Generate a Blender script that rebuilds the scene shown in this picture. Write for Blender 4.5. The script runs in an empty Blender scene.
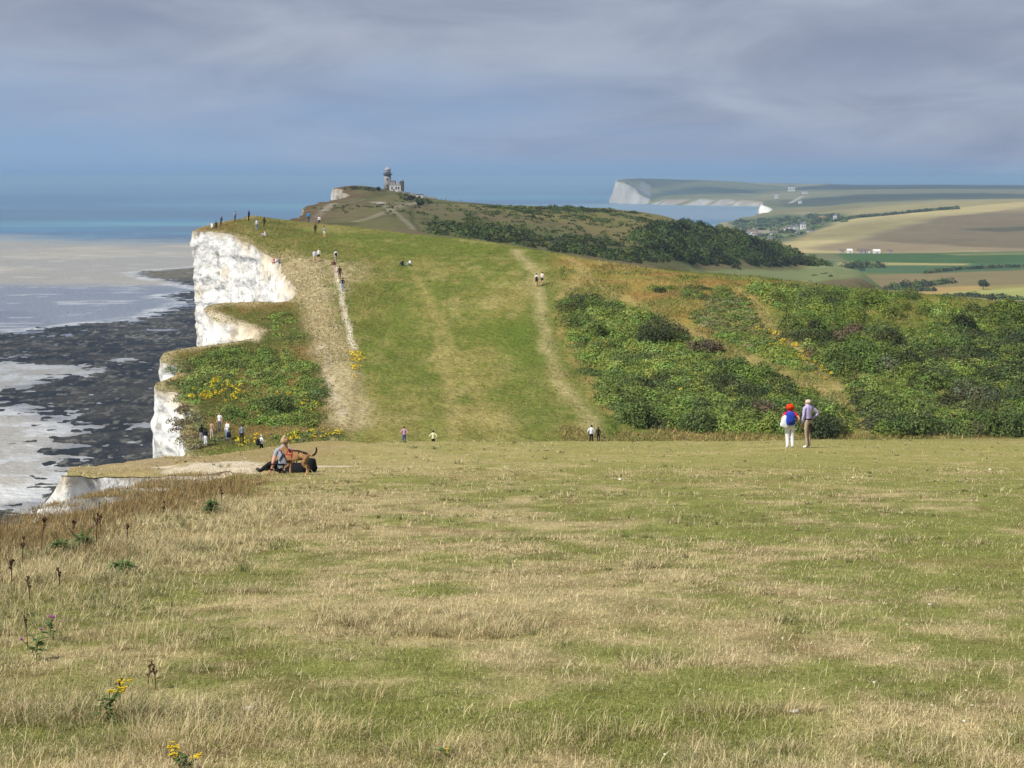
import bpy, bmesh, math, random
import numpy as np
from mathutils import Vector, Matrix
random.seed(7); RNG = np.random.default_rng(11)
C = bpy.context.scene.collection
SC = bpy.context.scene
F, CX, HY, CZ = 1500.0, 512.0, 178.0, 102.0     # focal length in px, horizon row, eye height above the sea
R = math.radians

# ------------------------------------------------------------------ noise
def _hash(ix, iy, iz, seed):
    h = (ix.astype(np.int64)*374761393 + iy.astype(np.int64)*668265263 + iz.astype(np.int64)*2147483647 + seed*974634777) & 0xffffffff
    h = ((h ^ (h >> 13))*1274126177) & 0xffffffff
    h = ((h ^ (h >> 16))*2246822519) & 0xffffffff
    return ((h ^ (h >> 15)) & 0xffffff)/float(0xffffff)
def vnoise(x, y, z=0.0, seed=0):
    x = np.asarray(x, float); y = np.asarray(y, float); z = np.asarray(z, float)+np.zeros_like(x)
    x0 = np.floor(x); y0 = np.floor(y); z0 = np.floor(z)
    fx = x-x0; fy = y-y0; fz = z-z0
    fx = fx*fx*(3-2*fx); fy = fy*fy*(3-2*fy); fz = fz*fz*(3-2*fz)
    r = 0
    flat = not np.any(fz)
    for dz in ((0,) if flat else (0, 1)):
        wz = 1 if flat else (fz if dz else 1-fz)
        for dy in (0, 1):
            wy = fy if dy else 1-fy
            for dx in (0, 1):
                wx = fx if dx else 1-fx
                r = r + wx*wy*wz*_hash(x0+dx, y0+dy, z0+dz, seed)
    return r*2-1
def fbm(x, y, z=0.0, o=4, seed=0):
    a, s, t = 1.0, 0.0, 0.0
    x = np.asarray(x, float); y = np.asarray(y, float)
    for i in range(o):
        s = s + a*vnoise(x*2**i+17.3*i, y*2**i+5.1*i, np.asarray(z)*2**i, seed+i); t += a; a *= .5
    return s/t
def sstep(a, b, x): 
    t = np.clip((np.asarray(x, float)-a)/(b-a), 0, 1); return t*t*(3-2*t)
def lin(c): return tuple(((v/255)/12.92 if v/255 <= .04045 else ((v/255+.055)/1.055)**2.4) for v in c)

# ------------------------------------------------------------------ land form: one height function for the whole coast
ZB = ([70, 90, 110, 125, 135, 150, 165, 180, 196, 212, 230, 250, 270, 300, 340],
      [-24.0, -24.5, -24.6, -24.4, -23.85, -22.6, -20.8, -18.2, -15.0, -12.3, -10.0, -8.3, -7.4, -6.7, -6.3])
RIDGE = ([-800, 120, 205, 236, 250, 271, 297, 326, 356, 385, 423, 480, 540, 600, 650, 700, 760, 820, 900, 1024, 1300, 1900],
         [225, 225, 221, 213.5, 214.5, 218, 221, 224, 226, 230, 235, 240, 249, 260, 268, 272.5, 277, 284, 293, 303, 320, 340])
SEA = [(1000, -112), (1300, -112), (9800, -112)]
COLS = {
 -800: [(400, -25), (600, -40)]+SEA,
 150: [(400, -16), (500, -17), (600, -18), (750, -18), (900, -50)]+SEA,
 293: [(350, -15), (420, -16), (500, -13.7), (620, -13.2), (700, -12.5), (830, -8), (900, -30)]+SEA,
 322: [(350, -16), (450, -16), (550, -14.5), (640, -12.6), (700, -11.2), (740, -11.3), (830, -7), (870, -7), (930, -35)]+SEA,
 341: [(350, -16.5), (450, -16), (550, -14.5), (650, -12), (740, -11), (800, -7), (830, -5.6), (870, -4.6), (900, -10)]+SEA,
 357: [(350, -16.5), (450, -16), (550, -14.3), (650, -11.8), (740, -10), (800, -5.6), (840, -3.9), (870, -4.0), (900, -10)]+SEA,
 372: [(350, -16.7), (450, -15.9), (550, -14.1), (650, -11.6), (750, -9.2), (830, -5.2), (860, -5.0), (900, -10)]+SEA,
 392: [(350, -17), (450, -15.8), (550, -14), (650, -11.5), (750, -9), (825, -7.2), (860, -7.0), (900, -12)]+SEA,
 430: [(350, -18), (450, -17.5), (550, -16), (650, -14), (760, -11.8), (830, -11.4), (900, -17)]+SEA,
 500: [(350, -20), (450, -20.4), (550, -19.4), (650, -17.4), (750, -14.4), (800, -14.3), (900, -20)]+SEA,
 570: [(350, -24), (450, -24.5), (600, -22.5), (700, -19), (800, -15.6), (840, -15.8), (920, -25)]+SEA,
 600: [(350, -27), (450, -27.2), (600, -25.2), (700, -21.8), (800, -18), (860, -16.6), (920, -25)]+SEA,
 609: [(350, -28), (450, -28), (600, -26), (700, -22.6), (800, -18.7), (860, -17.2), (930, -30)]+SEA,
 616: [(350, -28), (450, -28.4), (600, -26.6), (700, -23.2), (800, -19.3), (865, -17.8), (930, -30), (1000, -112), (6050, -112), (6075, -18), (6300, -9), (7000, -14), (9800, -112)],
 626: [(350, -29), (450, -29), (600, -27), (700, -24), (800, -20), (870, -18.6), (930, -34), (1010, -112), (5980, -112), (6010, -20), (6300, -6), (7000, -4), (7600, -8), (9800, -100)],
 640: [(350, -30), (450, -30), (600, -28), (700, -25), (800, -21), (870, -19.2), (930, -40), (1020, -112), (5870, -112), (5895, -66), (6100, -50), (6650, -10), (7300, 0), (7600, -6), (9800, -90)],
 652: [(350, -31), (450, -31), (600, -29.3), (700, -26.3), (800, -22.3), (870, -20.4), (940, -40), (1040, -112), (5780, -112), (5800, -97), (6150, -78), (6900, -30), (7500, -2), (7900, -8), (9800, -90)],
 668: [(350, -32), (450, -32), (600, -31), (700, -28), (800, -24), (870, -22), (940, -45), (1060, -112), (5690, -112), (5705, -82), (6200, -68), (7000, -38), (7600, -5), (8000, -10), (9800, -80)],
 700: [(350, -34), (450, -34.5), (600, -38), (720, -43.5), (780, -41), (850, -30), (900, -26.5), (1000, -60), (1110, -112), (5590, -112), (5610, -77), (6200, -62), (7000, -36), (7800, -10), (8300, -15), (9800, -70)],
 722: [(350, -35.5), (600, -38.5), (740, -45), (800, -43.5), (860, -33), (900, -29), (1000, -58), (1150, -90), (2500, -96), (3300, -99), (3420, -101.4), (3500, -112), (5540, -112), (5560, -78), (6200, -64), (7000, -42), (7900, -14), (9800, -60)],
 742: [(350, -37), (600, -39.5), (760, -47), (815, -46.5), (870, -37), (915, -31.8), (1020, -60), (1200, -88), (2300, -92), (3300, -95), (3650, -95.5), (3750, -112), (5480, -112), (5500, -80), (6200, -68), (7000, -48), (8000, -20), (9800, -60)],
 757: [(350, -38.5), (600, -40.5), (770, -48.2), (830, -49), (880, -41), (920, -35.5), (1040, -65), (1240, -89), (2300, -91), (3300, -94), (3850, -92), (3950, -104), (4050, -112), (5400, -112), (5420, -84), (6200, -68), (7400, -40), (8400, -27), (9800, -60)],
 761: [(350, -38.7), (600, -40.7), (775, -48.5), (835, -49.5), (885, -42), (920, -36.5), (1050, -66), (1240, -89), (2300, -91), (3300, -94), (3900, -90.5), (4100, -104), (4280, -108), (4295, -76), (4600, -80), (5500, -84), (6200, -68), (7400, -42), (8400, -28), (9800, -60)],
 775: [(350, -40), (600, -42), (790, -50), (850, -52), (890, -46), (930, -40), (1060, -70), (1260, -90), (2300, -90), (3300, -93), (3900, -87), (4200, -92), (4290, -92), (4310, -85), (4700, -80), (5500, -78), (6200, -66), (7400, -43), (8500, -29), (9800, -60)],
 800: [(350, -43), (600, -45), (800, -51), (870, -54.5), (900, -52), (935, -48), (1080, -78), (1280, -90), (2000, -90), (2300, -88), (3300, -90), (3700, -84), (3900, -81.5), (4300, -85), (4700, -79), (6000, -62), (8500, -31), (9800, -60)],
 830: [(350, -44), (600, -43), (800, -49), (900, -53.5), (950, -54.5), (980, -58), (1100, -84), (1300, -90), (1900, -90), (2200, -84), (2700, -79), (3300, -76), (3900, -77), (4300, -80), (4700, -75), (6000, -58), (8200, -33), (9800, -60)],
 860: [(350, -46), (700, -46), (800, -50.5), (900, -55.5), (980, -61), (1000, -80), (1150, -89), (1300, -90), (1800, -90), (2100, -85), (2600, -72), (3000, -66), (3300, -64), (3900, -72), (4700, -70), (6000, -55), (8000, -36), (9800, -60)],
 900: [(350, -50), (700, -60), (850, -70), (1000, -82), (1150, -90), (1300, -90), (1790, -90), (2100, -83), (2500, -70), (3000, -58), (3200, -57), (3800, -68), (4720, -66), (6000, -53), (8000, -36), (9800, -60)],
 940: [(350, -53), (700, -75), (1000, -89), (1300, -90), (1780, -90), (2100, -81), (2500, -66), (2900, -54), (3150, -51), (3700, -64), (4750, -62), (6000, -51), (8000, -36), (9800, -60)],
 1024: [(350, -55), (700, -75), (1000, -89), (1300, -90), (1750, -90), (2100, -80), (2500, -62), (2900, -46), (3100, -44), (3600, -60), (4800, -60), (6000, -50), (8000, -38), (9800, -60)],
 1900: [(350, -60), (700, -78), (1000, -89), (1300, -90), (1750, -90), (2100, -80), (2500, -62), (2900, -46), (3100, -44), (3600, -60), (4800, -58), (6000, -50), (8000, -40), (9800, -60)],
}
DG = np.unique(np.concatenate([np.arange(60, 400, 1.0), np.arange(400, 1300, 4.0), np.geomspace(1300, 9800, 420), np.arange(5350, 6150, 8.0), np.arange(4240, 4340, 5.0)]))
PXK = np.array(sorted(COLS))
PXG = np.unique(np.concatenate([np.arange(-800, 100, 20.0), np.arange(100, 1100, 3.0), np.arange(1100, 1901, 20.0)]))
def _col(px):
    ry = float(np.interp(px, *RIDGE))
    d = np.arange(120, 340, .5)
    bump = 1.3*math.exp(-((px-236)/45.0)**2)*sstep(205, 240, d)
    zb = np.interp(d, *ZB)+bump
    yy = HY-F*zb/d
    ok = np.where(yy <= ry)[0]
    dr = d[ok[0]] if len(ok) else 300.0
    zr = zb[min(int((dr-120)*2), len(zb)-1)]
    return dr, zr
def _table():
    base = {}
    for k in PXK:
        ks = COLS[k]; base[k] = np.interp(DG, [a for a, b in ks], [b for a, b in ks])
    B = np.array([base[k] for k in PXK])
    T = np.zeros((len(PXG), len(DG)))
    for i, px in enumerate(PXG):
        j = np.clip(np.searchsorted(PXK, px)-1, 0, len(PXK)-2)
        t = np.clip((px-PXK[j])/(PXK[j+1]-PXK[j]), 0, 1)
        back = B[j]*(1-t)+B[j+1]*t
        dr, zr = _col(px)
        zb = np.interp(DG, *ZB)+1.3*math.exp(-((px-236)/45.0)**2)*sstep(205, 240, DG)
        b2 = np.interp(DG, [dr, dr+18, dr+60, 400], [zr, zr-.25*6-.6, min(zr-8, np.interp(350, DG, back)+1), np.interp(400, DG, back)])
        w = sstep(370, 400, DG)
        back = np.where(DG > 400, back, b2*(1-w)+back*w)
        T[i] = np.where(DG <= dr, zb, np.where(DG < 400, b2, back))
    # round the steps along the distance on the near hills and along px a little
    near = DG < 1000
    k = np.array([1, 3, 5, 6, 5, 3, 1.]); k /= k.sum()
    Tn = np.apply_along_axis(lambda r: np.convolve(np.pad(r, 3, mode='edge'), k, 'valid'), 1, T)
    T = np.where(near[None, :], Tn, T)
    Tp = np.apply_along_axis(lambda r: np.convolve(np.pad(r, 3, mode='edge'), k, 'valid'), 0, T)
    T = np.where(near[None, :], Tp, T)
    return T
TAB = _table()
def _lookup(px, D):
    px = np.clip(px, PXG[0], PXG[-1]-1e-3); D = np.clip(D, DG[0], DG[-1]-1e-3)
    i = np.clip(np.searchsorted(PXG, px, side='right')-1, 0, len(PXG)-2)
    j = np.clip(np.searchsorted(DG, D, side='right')-1, 0, len(DG)-2)
    a = (px-PXG[i])/(PXG[i+1]-PXG[i]); b = (D-DG[j])/(DG[j+1]-DG[j])
    return (TAB[i, j]*(1-a)+TAB[i+1, j]*a)*(1-b)+(TAB[i, j+1]*(1-a)+TAB[i+1, j+1]*a)*b
CREST = ([-800, 0, 120, 200, 330, 400, 700, 1024, 1900], [44, 44, 45, 46, 55, 61, 62, 66, 70])
def hz(X, Y):
    """ground height in metres above the sea"""
    X = np.asarray(X, float); Y = np.asarray(Y, float)
    Ys = np.maximum(Y, 20.0)
    px = CX+F*X/Ys
    dc = np.interp(px, *CREST)
    za = -1.9-.145*Y
    over = np.maximum(Y-dc, 0)
    za = za-np.minimum(.19*over, .012*over**2)
    za = np.where(Y < 0, -1.9-.145*Y*.6, za)
    # earth bank at the left part of the near crest
    za = za+.30*np.exp(-((X+6.2)/2.2)**2-((Y-52)/2.6)**2)
    za = za+(Y > 35.5)*(Y < 44)*(X < -5.5)*sstep(35.5, 37, Y)*sstep(44, 41, Y)*(.12*fbm(X/.8, Y/.9, o=3, seed=6)-.07*sstep(39.3, 37.6, Y))
    zt = _lookup(px, np.maximum(Y, 70))
    w = sstep(96, 112, Y)
    z = np.where(Y < 96, np.maximum(za, -24.6), zt*w+np.maximum(za, -24.6)*(1-w))
    n = .05*fbm(X/2.3, Y/2.3, o=3, seed=3)*sstep(140, 60, Y)
    n = n+.22*fbm(X/9., Y/14., o=4, seed=5)*sstep(100, 150, Y)*sstep(420, 300, Y)
    n = n+.7*fbm(X/60., Y/60., o=4, seed=8)*sstep(300, 450, Y)*sstep(1100, 800, Y)
    n = n+2.0*fbm(X/320., Y/320., o=4, seed=9)*sstep(1200, 2200, Y)*(zt > -99)
    return CZ+z+n
def hit(px, py, dmin=4.0, dmax=9700.0, n=6000):
    """world point where the sight line through a pixel meets the ground (used once, while laying things out)"""
    d = np.geomspace(dmin, dmax, n)
    X = (px-CX)/F*d
    z = hz(X, d)
    y = HY-F*(z-CZ)/d
    k = np.where(y <= py)[0]
    i = k[0] if len(k) else len(d)-1
    return Vector((X[i], d[i], z[i]))
def wp(px, D):
    X = (px-CX)/F*D
    return (X, D)
def poly_in(P, X, Y):
    P = np.asarray(P, float); ins = np.zeros(np.shape(X), bool)
    n = len(P)
    for i in range(n):
        x1, y1 = P[i]; x2, y2 = P[(i+1) % n]
        if y1 == y2: continue
        c = ((y1 > Y) != (y2 > Y)) & (X < (x2-x1)*(Y-y1)/(y2-y1)+x1)
        ins ^= c
    return ins
def seg_dist(P, X, Y, closed=False):
    P = np.asarray(P, float); best = np.full(np.shape(X), 1e18); bx = np.zeros_like(best); by = np.zeros_like(best)
    m = len(P) if closed else len(P)-1
    for i in range(m):
        ax, ay = P[i]; cx, cy = P[(i+1) % len(P)]
        dx, dy = cx-ax, cy-ay; L = dx*dx+dy*dy+1e-12
        t = np.clip(((X-ax)*dx+(Y-ay)*dy)/L, 0, 1)
        qx = ax+t*dx; qy = ay+t*dy; d = (X-qx)**2+(Y-qy)**2
        k = d < best; best = np.where(k, d, best); bx = np.where(k, qx, bx); by = np.where(k, qy, by)
    return np.sqrt(best), bx, by
def zone(pts, X, Y, soft, wob=0, ws=10., dmin=110., seed=1):
    """0..1 mask of the ground inside a patch whose corners are laid out by sight line"""
    W = [tuple(hit(a, b, dmin)[:2]) for a, b in pts]
    if wob:
        X = X+wob*fbm(X/ws, Y/ws, o=3, seed=seed); Y = Y+wob*fbm(X/ws+50, Y/ws, o=3, seed=seed)
    d, _, _ = seg_dist(W, X, Y, True)
    ins = poly_in(W, X, Y)
    return sstep(-soft, soft, np.where(ins, d, -d))
def track(pts, X, Y, width, soft, dmin=110., wob=0.):
    W = [tuple(hit(a, b, dmin)[:2]) for a, b in pts]
    if wob: X = X+wob*fbm(X/3, Y/3, o=3, seed=4)
    d, _, _ = seg_dist(W, X, Y)
    return sstep(width+soft, width-soft, d)

# ------------------------------------------------------------------ object helpers
def tag(o, label=None, cat=None, group=None, kind=None):
    if label: o['label'] = label
    if cat: o['category'] = cat
    if group: o['group'] = group
    if kind: o['kind'] = kind
    return o
def npmesh(name, V, Fc, mat, parent=None, cols=None, smooth=True, loose=None):
    """V (n,3); Fc list of (k,3)/(k,4) index arrays"""
    me = bpy.data.meshes.new(name)
    V = np.asarray(V, np.float32)
    fs = [np.asarray(f, np.int32) for f in Fc if len(f)]
    nl = sum(f.size for f in fs); nf = sum(len(f) for f in fs)
    me.vertices.add(len(V)); me.vertices.foreach_set('co', V.ravel())
    me.loops.add(nl); me.loops.foreach_set('vertex_index', np.concatenate([f.ravel() for f in fs]))
    me.polygons.add(nf)
    st = []; off = 0
    for f in fs:
        k = f.shape[1]; st.append(off+np.arange(len(f))*k); off += f.size
    me.polygons.foreach_set('loop_start', np.concatenate(st).astype(np.int32))
    if smooth: me.polygons.foreach_set('use_smooth', np.ones(nf, bool))
    me.update(calc_edges=True)
    if cols is not None:
        for nm, c in cols.items():
            a = me.color_attributes.new(nm, 'FLOAT_COLOR', 'POINT')
            c = np.asarray(c, np.float32)
            if c.shape[1] == 3: c = np.concatenate([c, np.ones((len(c), 1), np.float32)], 1)
            a.data.foreach_set('color', c.ravel())
    me.materials.append(mat)
    o = bpy.data.objects.new(name, me); C.objects.link(o)
    if parent: o.parent = parent
    return o
def grid_faces(nr, nc, keep=None):
    i = np.arange(nr-1)[:, None]*nc+np.arange(nc-1)[None, :]
    f = np.stack([i, i+1, i+nc+1, i+nc], -1).reshape(-1, 4)
    return f if keep is None else f[keep(f)]
def empty(name, loc=(0, 0, 0), rz=0):
    o = bpy.data.objects.new(name, None); C.objects.link(o); o.location = loc; o.rotation_euler = (0, 0, rz)
    o.empty_display_size = .2
    return o
def bmobj(name, bm, mat, parent=None, smooth=False, mats=None):
    me = bpy.data.meshes.new(name); bm.normal_update(); bm.to_mesh(me); bm.free()
    for m in (mats or [mat]): me.materials.append(m)
    if smooth:
        for p in me.polygons: p.use_smooth = True
    o = bpy.data.objects.new(name, me); C.objects.link(o)
    if parent: o.parent = parent
    return o
def bx(bm, x0, x1, y0, y1, z0, z1):
    v = [bm.verts.new(p) for p in ((x0, y0, z0), (x1, y0, z0), (x1, y1, z0), (x0, y1, z0), (x0, y0, z1), (x1, y0, z1), (x1, y1, z1), (x0, y1, z1))]
    for f in ((3, 2, 1, 0), (4, 5, 6, 7), (0, 1, 5, 4), (1, 2, 6, 5), (2, 3, 7, 6), (3, 0, 4, 7)): bm.faces.new([v[k] for k in f])
def lathe(bm, prof, n=24, c=(0, 0)):
    rings = []
    for r, z in prof:
        rings.append([bm.verts.new((c[0]+r*math.cos(2*math.pi*k/n), c[1]+r*math.sin(2*math.pi*k/n), z)) for k in range(n)])
    for a, b in zip(rings, rings[1:]):
        for k in range(n): bm.faces.new((a[k], a[(k+1) % n], b[(k+1) % n], b[k]))
    bm.faces.new(rings[0][::-1]); bm.faces.new(rings[-1])
def tube(bm, pts, rs, n=6):
    rings = []
    P = [Vector(p) for p in pts]
    for i, p in enumerate(P):
        d = (P[min(i+1, len(P)-1)]-P[max(i-1, 0)]).normalized()
        a = d.orthogonal().normalized(); b = d.cross(a)
        rings.append([bm.verts.new(p+(a*math.cos(2*math.pi*k/n)+b*math.sin(2*math.pi*k/n))*rs[i]) for k in range(n)])
    for a, b in zip(rings, rings[1:]):
        # align ring b to a
        best = min(range(n), key=lambda s: sum((a[k].co-b[(k+s) % n].co).length for k in range(n)))
        b[:] = b[best:]+b[:best]
        for k in range(n): bm.faces.new((a[k], a[(k+1) % n], b[(k+1) % n], b[k]))
    bm.faces.new(rings[0][::-1]); bm.faces.new(rings[-1])

# ------------------------------------------------------------------ materials
def mat(name, col=(.5, .5, .5), rough=.9, attr=None, var=0., scale=5., bump=0., bscale=20., spec=.2, detail=6, stretch=None, var2=0., scale2=.3, trans=0., metal=0.):
    m = bpy.data.materials.new(name); m.use_nodes = True
    nt = m.node_tree; N = nt.nodes; L = nt.links; bs = N['Principled BSDF']
    bs.inputs['Roughness'].default_value = rough; bs.inputs['Specular IOR Level'].default_value = spec
    bs.inputs['Metallic'].default_value = metal
    tc = N.new('ShaderNodeTexCoord'); src = tc.outputs['Object']
    if stretch:
        mp = N.new('ShaderNodeMapping'); mp.inputs['Scale'].default_value = stretch; L.new(src, mp.inputs['Vector']); src = mp.outputs['Vector']
    if attr:
        a = N.new('ShaderNodeAttribute'); a.attribute_name = attr; out = a.outputs['Color']
    else:
        r = N.new('ShaderNodeRGB'); r.outputs[0].default_value = (*col, 1); out = r.outputs[0]
    for k, (v, s) in enumerate(((var, scale), (var2, scale2))):
        if v:
            n = N.new('ShaderNodeTexNoise'); n.inputs['Scale'].default_value = s; n.inputs['Detail'].default_value = detail; n.inputs['Roughness'].default_value = .65
            L.new(src, n.inputs['Vector'])
            mr = N.new('ShaderNodeMapRange'); mr.inputs['From Min'].default_value = .3; mr.inputs['From Max'].default_value = .7
            mr.inputs['To Min'].default_value = 1-v; mr.inputs['To Max'].default_value = 1+v; mr.clamp = False
            L.new(n.outputs['Fac'], mr.inputs['Value'])
            mx = N.new('ShaderNodeVectorMath'); mx.operation = 'SCALE'; L.new(out, mx.inputs[0]); L.new(mr.outputs[0], mx.inputs['Scale']); out = mx.outputs[0]
    L.new(out, bs.inputs['Base Color'])
    if bump:
        n = N.new('ShaderNodeTexNoise'); n.inputs['Scale'].default_value = bscale; n.inputs['Detail'].default_value = 8; L.new(src, n.inputs['Vector'])
        b = N.new('ShaderNodeBump'); b.inputs['Strength'].default_value = bump; b.inputs['Distance'].default_value = 1.0/bscale
        L.new(n.outputs['Fac'], b.inputs['Height']); L.new(b.outputs[0], bs.inputs['Normal'])
    if trans:
        t = N.new('ShaderNodeBsdfTranslucent'); L.new(out, t.inputs['Color'])
        mx = N.new('ShaderNodeMixShader'); mx.inputs[0].default_value = trans
        L.new(bs.outputs[0], mx.inputs[1]); L.new(t.outputs[0], mx.inputs[2]); L.new(mx.outputs[0], N['Material Output'].inputs['Surface'])
    return m
# ------------------------------------------------------------------ camera, sun, sky
cam = bpy.data.objects.new('camera', bpy.data.cameras.new('camera')); C.objects.link(cam)
cam.location = (0, 0, CZ); cam.rotation_euler = (R(90), 0, 0)
cam.data.sensor_width = 36; cam.data.lens = 36*F/1024; cam.data.shift_y = -206/1024
cam.data.clip_start = .1; cam.data.clip_end = 120000
SC.camera = cam
EL = 47.0; SUN = Vector((-.74, -.67, 0)).normalized()*math.cos(R(EL)); SUN.z = math.sin(R(EL))
sl = bpy.data.lights.new('sun', 'SUN'); sl.energy = 4.4; sl.angle = R(.53); sl.color = (1, .95, .86)
so = bpy.data.objects.new('sun', sl); C.objects.link(so); so.rotation_euler = SUN.to_track_quat('Z', 'Y').to_euler(); so.location = (0, 0, 200)
W = bpy.data.worlds.new('World'); SC.world = W; W.use_nodes = True
nt = W.node_tree; N = nt.nodes; L = nt.links; bg = N['Background']
sky = N.new('ShaderNodeTexSky'); sky.sky_type = 'NISHITA'; sky.sun_disc = False; sky.sun_elevation = R(EL); sky.sun_rotation = math.atan2(SUN.x, SUN.y); sky.altitude = 100; sky.dust_density = 2.0; sky.air_density = 1.0
tc = N.new('ShaderNodeTexCoord'); sp = N.new('ShaderNodeSeparateXYZ'); L.new(tc.outputs['Generated'], sp.inputs[0])
def M(op, a, b=None, c=None):
    n = N.new('ShaderNodeMath'); n.operation = op
    for i, v in enumerate((a, b, c)):
        if v is None: continue
        if isinstance(v, (int, float)): n.inputs[i].default_value = v
        else: L.new(v, n.inputs[i])
    return n.outputs[0]
zc = M('MAXIMUM', sp.outputs['Z'], 0.0)
den = M('ADD', zc, .16)
cx = M('DIVIDE', sp.outputs['X'], den); cy = M('DIVIDE', sp.outputs['Y'], den)
cb = N.new('ShaderNodeCombineXYZ'); L.new(cx, cb.inputs[0]); L.new(cy, cb.inputs[1])
def wnoise(sc, loc, scale, det, rough_, dist=.2):
    mp = N.new('ShaderNodeMapping'); mp.inputs['Scale'].default_value = sc; mp.inputs['Location'].default_value = loc; L.new(cb.outputs[0], mp.inputs['Vector'])
    n = N.new('ShaderNodeTexNoise'); n.inputs['Scale'].default_value = scale; n.inputs['Detail'].default_value = det; n.inputs['Roughness'].default_value = rough_; n.inputs['Distortion'].default_value = dist
    L.new(mp.outputs[0], n.inputs['Vector']); return n.outputs['Fac']
n1 = wnoise((.9, .8, 1), (3.2, 1.7, 0), 1.0, 6, .5)
n2 = wnoise((1.7, 1.3, 1), (-6.4, 9.1, 0), 1.0, 9, .52, .5)
SK = 1/(.075*1.235)
def skyc(r, g, b): return tuple(v*SK for v in lin((r, g, b)))+(1,)
def mixn(f, a, b):
    n = N.new('ShaderNodeMixRGB')
    for k, v in enumerate((f, a, b)):
        if isinstance(v, tuple): n.inputs[k].default_value = v
        elif isinstance(v, float): n.inputs[k].default_value = v
        else: L.new(v, n.inputs[k])
    return n.outputs[0]
def ramp(v, a, b):
    n = N.new('ShaderNodeMapRange'); n.interpolation_type = 'SMOOTHSTEP'; n.inputs['From Min'].default_value = a; n.inputs['From Max'].default_value = b; L.new(v, n.inputs['Value']); return n.outputs[0]
# thin air low over the sea, greyer inland; the Nishita sky gives the clear parts higher up
low = mixn(ramp(sp.outputs['X'], -.12, .34), skyc(143, 170, 204), skyc(146, 162, 190))
low = mixn(ramp(sp.outputs['Z'], .016, .001), low, skyc(128, 162, 198))
nis = mixn(ramp(zc, .25, .7), low, sky.outputs[0])
cloudc = mixn(ramp(n2, .24, .76), skyc(140, 151, 174), skyc(173, 182, 200))
cov = M('ADD', M('ADD', M('MULTIPLY', zc, 12.0), M('MULTIPLY', sp.outputs['X'], .9)), M('MULTIPLY', M('SUBTRACT', n1, .5), 2.2))
# keep the cover from ending: overcast in the whole band the view shows, broken higher up so that the sun gets through
hi = M('MULTIPLY', ramp(zc, .2, .6), .55)
covf = M('SUBTRACT', ramp(cov, -.3, 1.25), hi)
cl = N.new('ShaderNodeClamp'); L.new(covf, cl.inputs[0])
L.new(mixn(cl.outputs[0], nis, cloudc), bg.inputs['Color']); bg.inputs['Strength'].default_value = .075
SC.view_settings.view_transform = 'Standard'; SC.view_settings.look = 'None'; SC.view_settings.exposure = 0.305; SC.view_settings.gamma = 1
SC.cycles.use_denoising = True
SC.cycles.max_bounces = 4; SC.cycles.diffuse_bounces = 2; SC.cycles.glossy_bounces = 2; SC.cycles.transmission_bounces = 2; SC.cycles.volume_bounces = 0; SC.cycles.transparent_max_bounces = 6
SC.cycles.use_adaptive_sampling = True; SC.cycles.adaptive_threshold = .02
SC.cycles.caustics_reflective = False; SC.cycles.caustics_refractive = False

# ------------------------------------------------------------------ coast edge
EDGE_NEAR = [(-10.5, -16), (-10, -6), (-9.0, 4), (-8.2, 12), (-7.5, 20), (-7.1, 24), (-6.9, 28), (-6.8, 33), (-6.7, 36.6), (-7.2, 38.2), (-8.0, 38.1), (-8.9, 37.8), (-9.7, 37.3), (-10.3, 36.5), (-10.6, 35.6), (-11.1, 36.9),
        (-11.6, 40), (-11.0, 42.5), (-10.9, 46), (-12, 52), (-14, 60), (-18, 78), (-23, 100)]
EDGE_MID = [(-26, 118), (-28.2, 130), (-31.2, 142), (-33.0, 150), (-33.8, 153.5), (-36.6, 155.3), (-37.4, 158.5), (-36.6, 161.5), (-36.2, 163.5), (-37.4, 165.5), (-39.6, 167.5), (-39.2, 170.5), (-37.0, 172), (-33.5, 174), (-30.2, 177),
        (-31.5, 180.5), (-34.2, 183.0), (-37.9, 185.5), (-38.6, 188), (-37.4, 190.5), (-33, 191.2), (-29.2, 192.0), (-28.8, 197), (-30.8, 205), (-32.6, 212.5), (-35.8, 218.5), (-39.4, 225), (-43.0, 231.5), (-47.6, 236.5), (-51.0, 240.5), (-51.2, 243.5), (-48.4, 249), (-46.0, 256), (-45.5, 275), (-52, 300)]
EDGE_FAR = [(-58, 340), (-64, 400), (-68, 460), (-72.5, 500), (-78, 560), (-87, 620), (-89, 660), (-89.5, 705), (-89, 735), (-85, 744), (-82, 752), (-86, 775), (-92, 805), (-95, 830), (-100, 850), (-104, 900), (-110, 1000), (-100, 1100)]
def rough_line(P, step, amp, seed):
    P = [Vector(p) for p in P]; out = []
    # Catmull-Rom resample
    for i in range(len(P)-1):
        p0 = P[max(i-1, 0)]; p1 = P[i]; p2 = P[i+1]; p3 = P[min(i+2, len(P)-1)]
        n = max(1, int((p2-p1).length/step))
        for k in range(n):
            t = k/n
            out.append(.5*((2*p1)+(p2-p0)*t+(2*p0-5*p1+4*p2-p3)*t*t+(3*p1-p0-3*p2+p3)*t**3))
    out.append(P[-1])
    A = np.array([tuple(o) for o in out])
    T = np.gradient(A, axis=0); T /= np.linalg.norm(T, axis=1)[:, None]+1e-9
    Nn = np.stack([-T[:, 1], T[:, 0]], 1)
    n = fbm(A[:, 0]/(step*7), A[:, 1]/(step*7), o=4, seed=seed)
    n[:4] *= 0; n[-4:] *= 0
    return A+Nn*(n*amp)[:, None]
LN = rough_line(EDGE_NEAR+EDGE_MID[:1], .22, .24, 21)
LM = rough_line(EDGE_MID+EDGE_FAR[:1], .45, 1.1, 22)
LF = rough_line(EDGE_FAR, 2.5, 4.0, 23)
COAST = np.concatenate([LN, LM[1:], LF[1:]])
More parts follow.
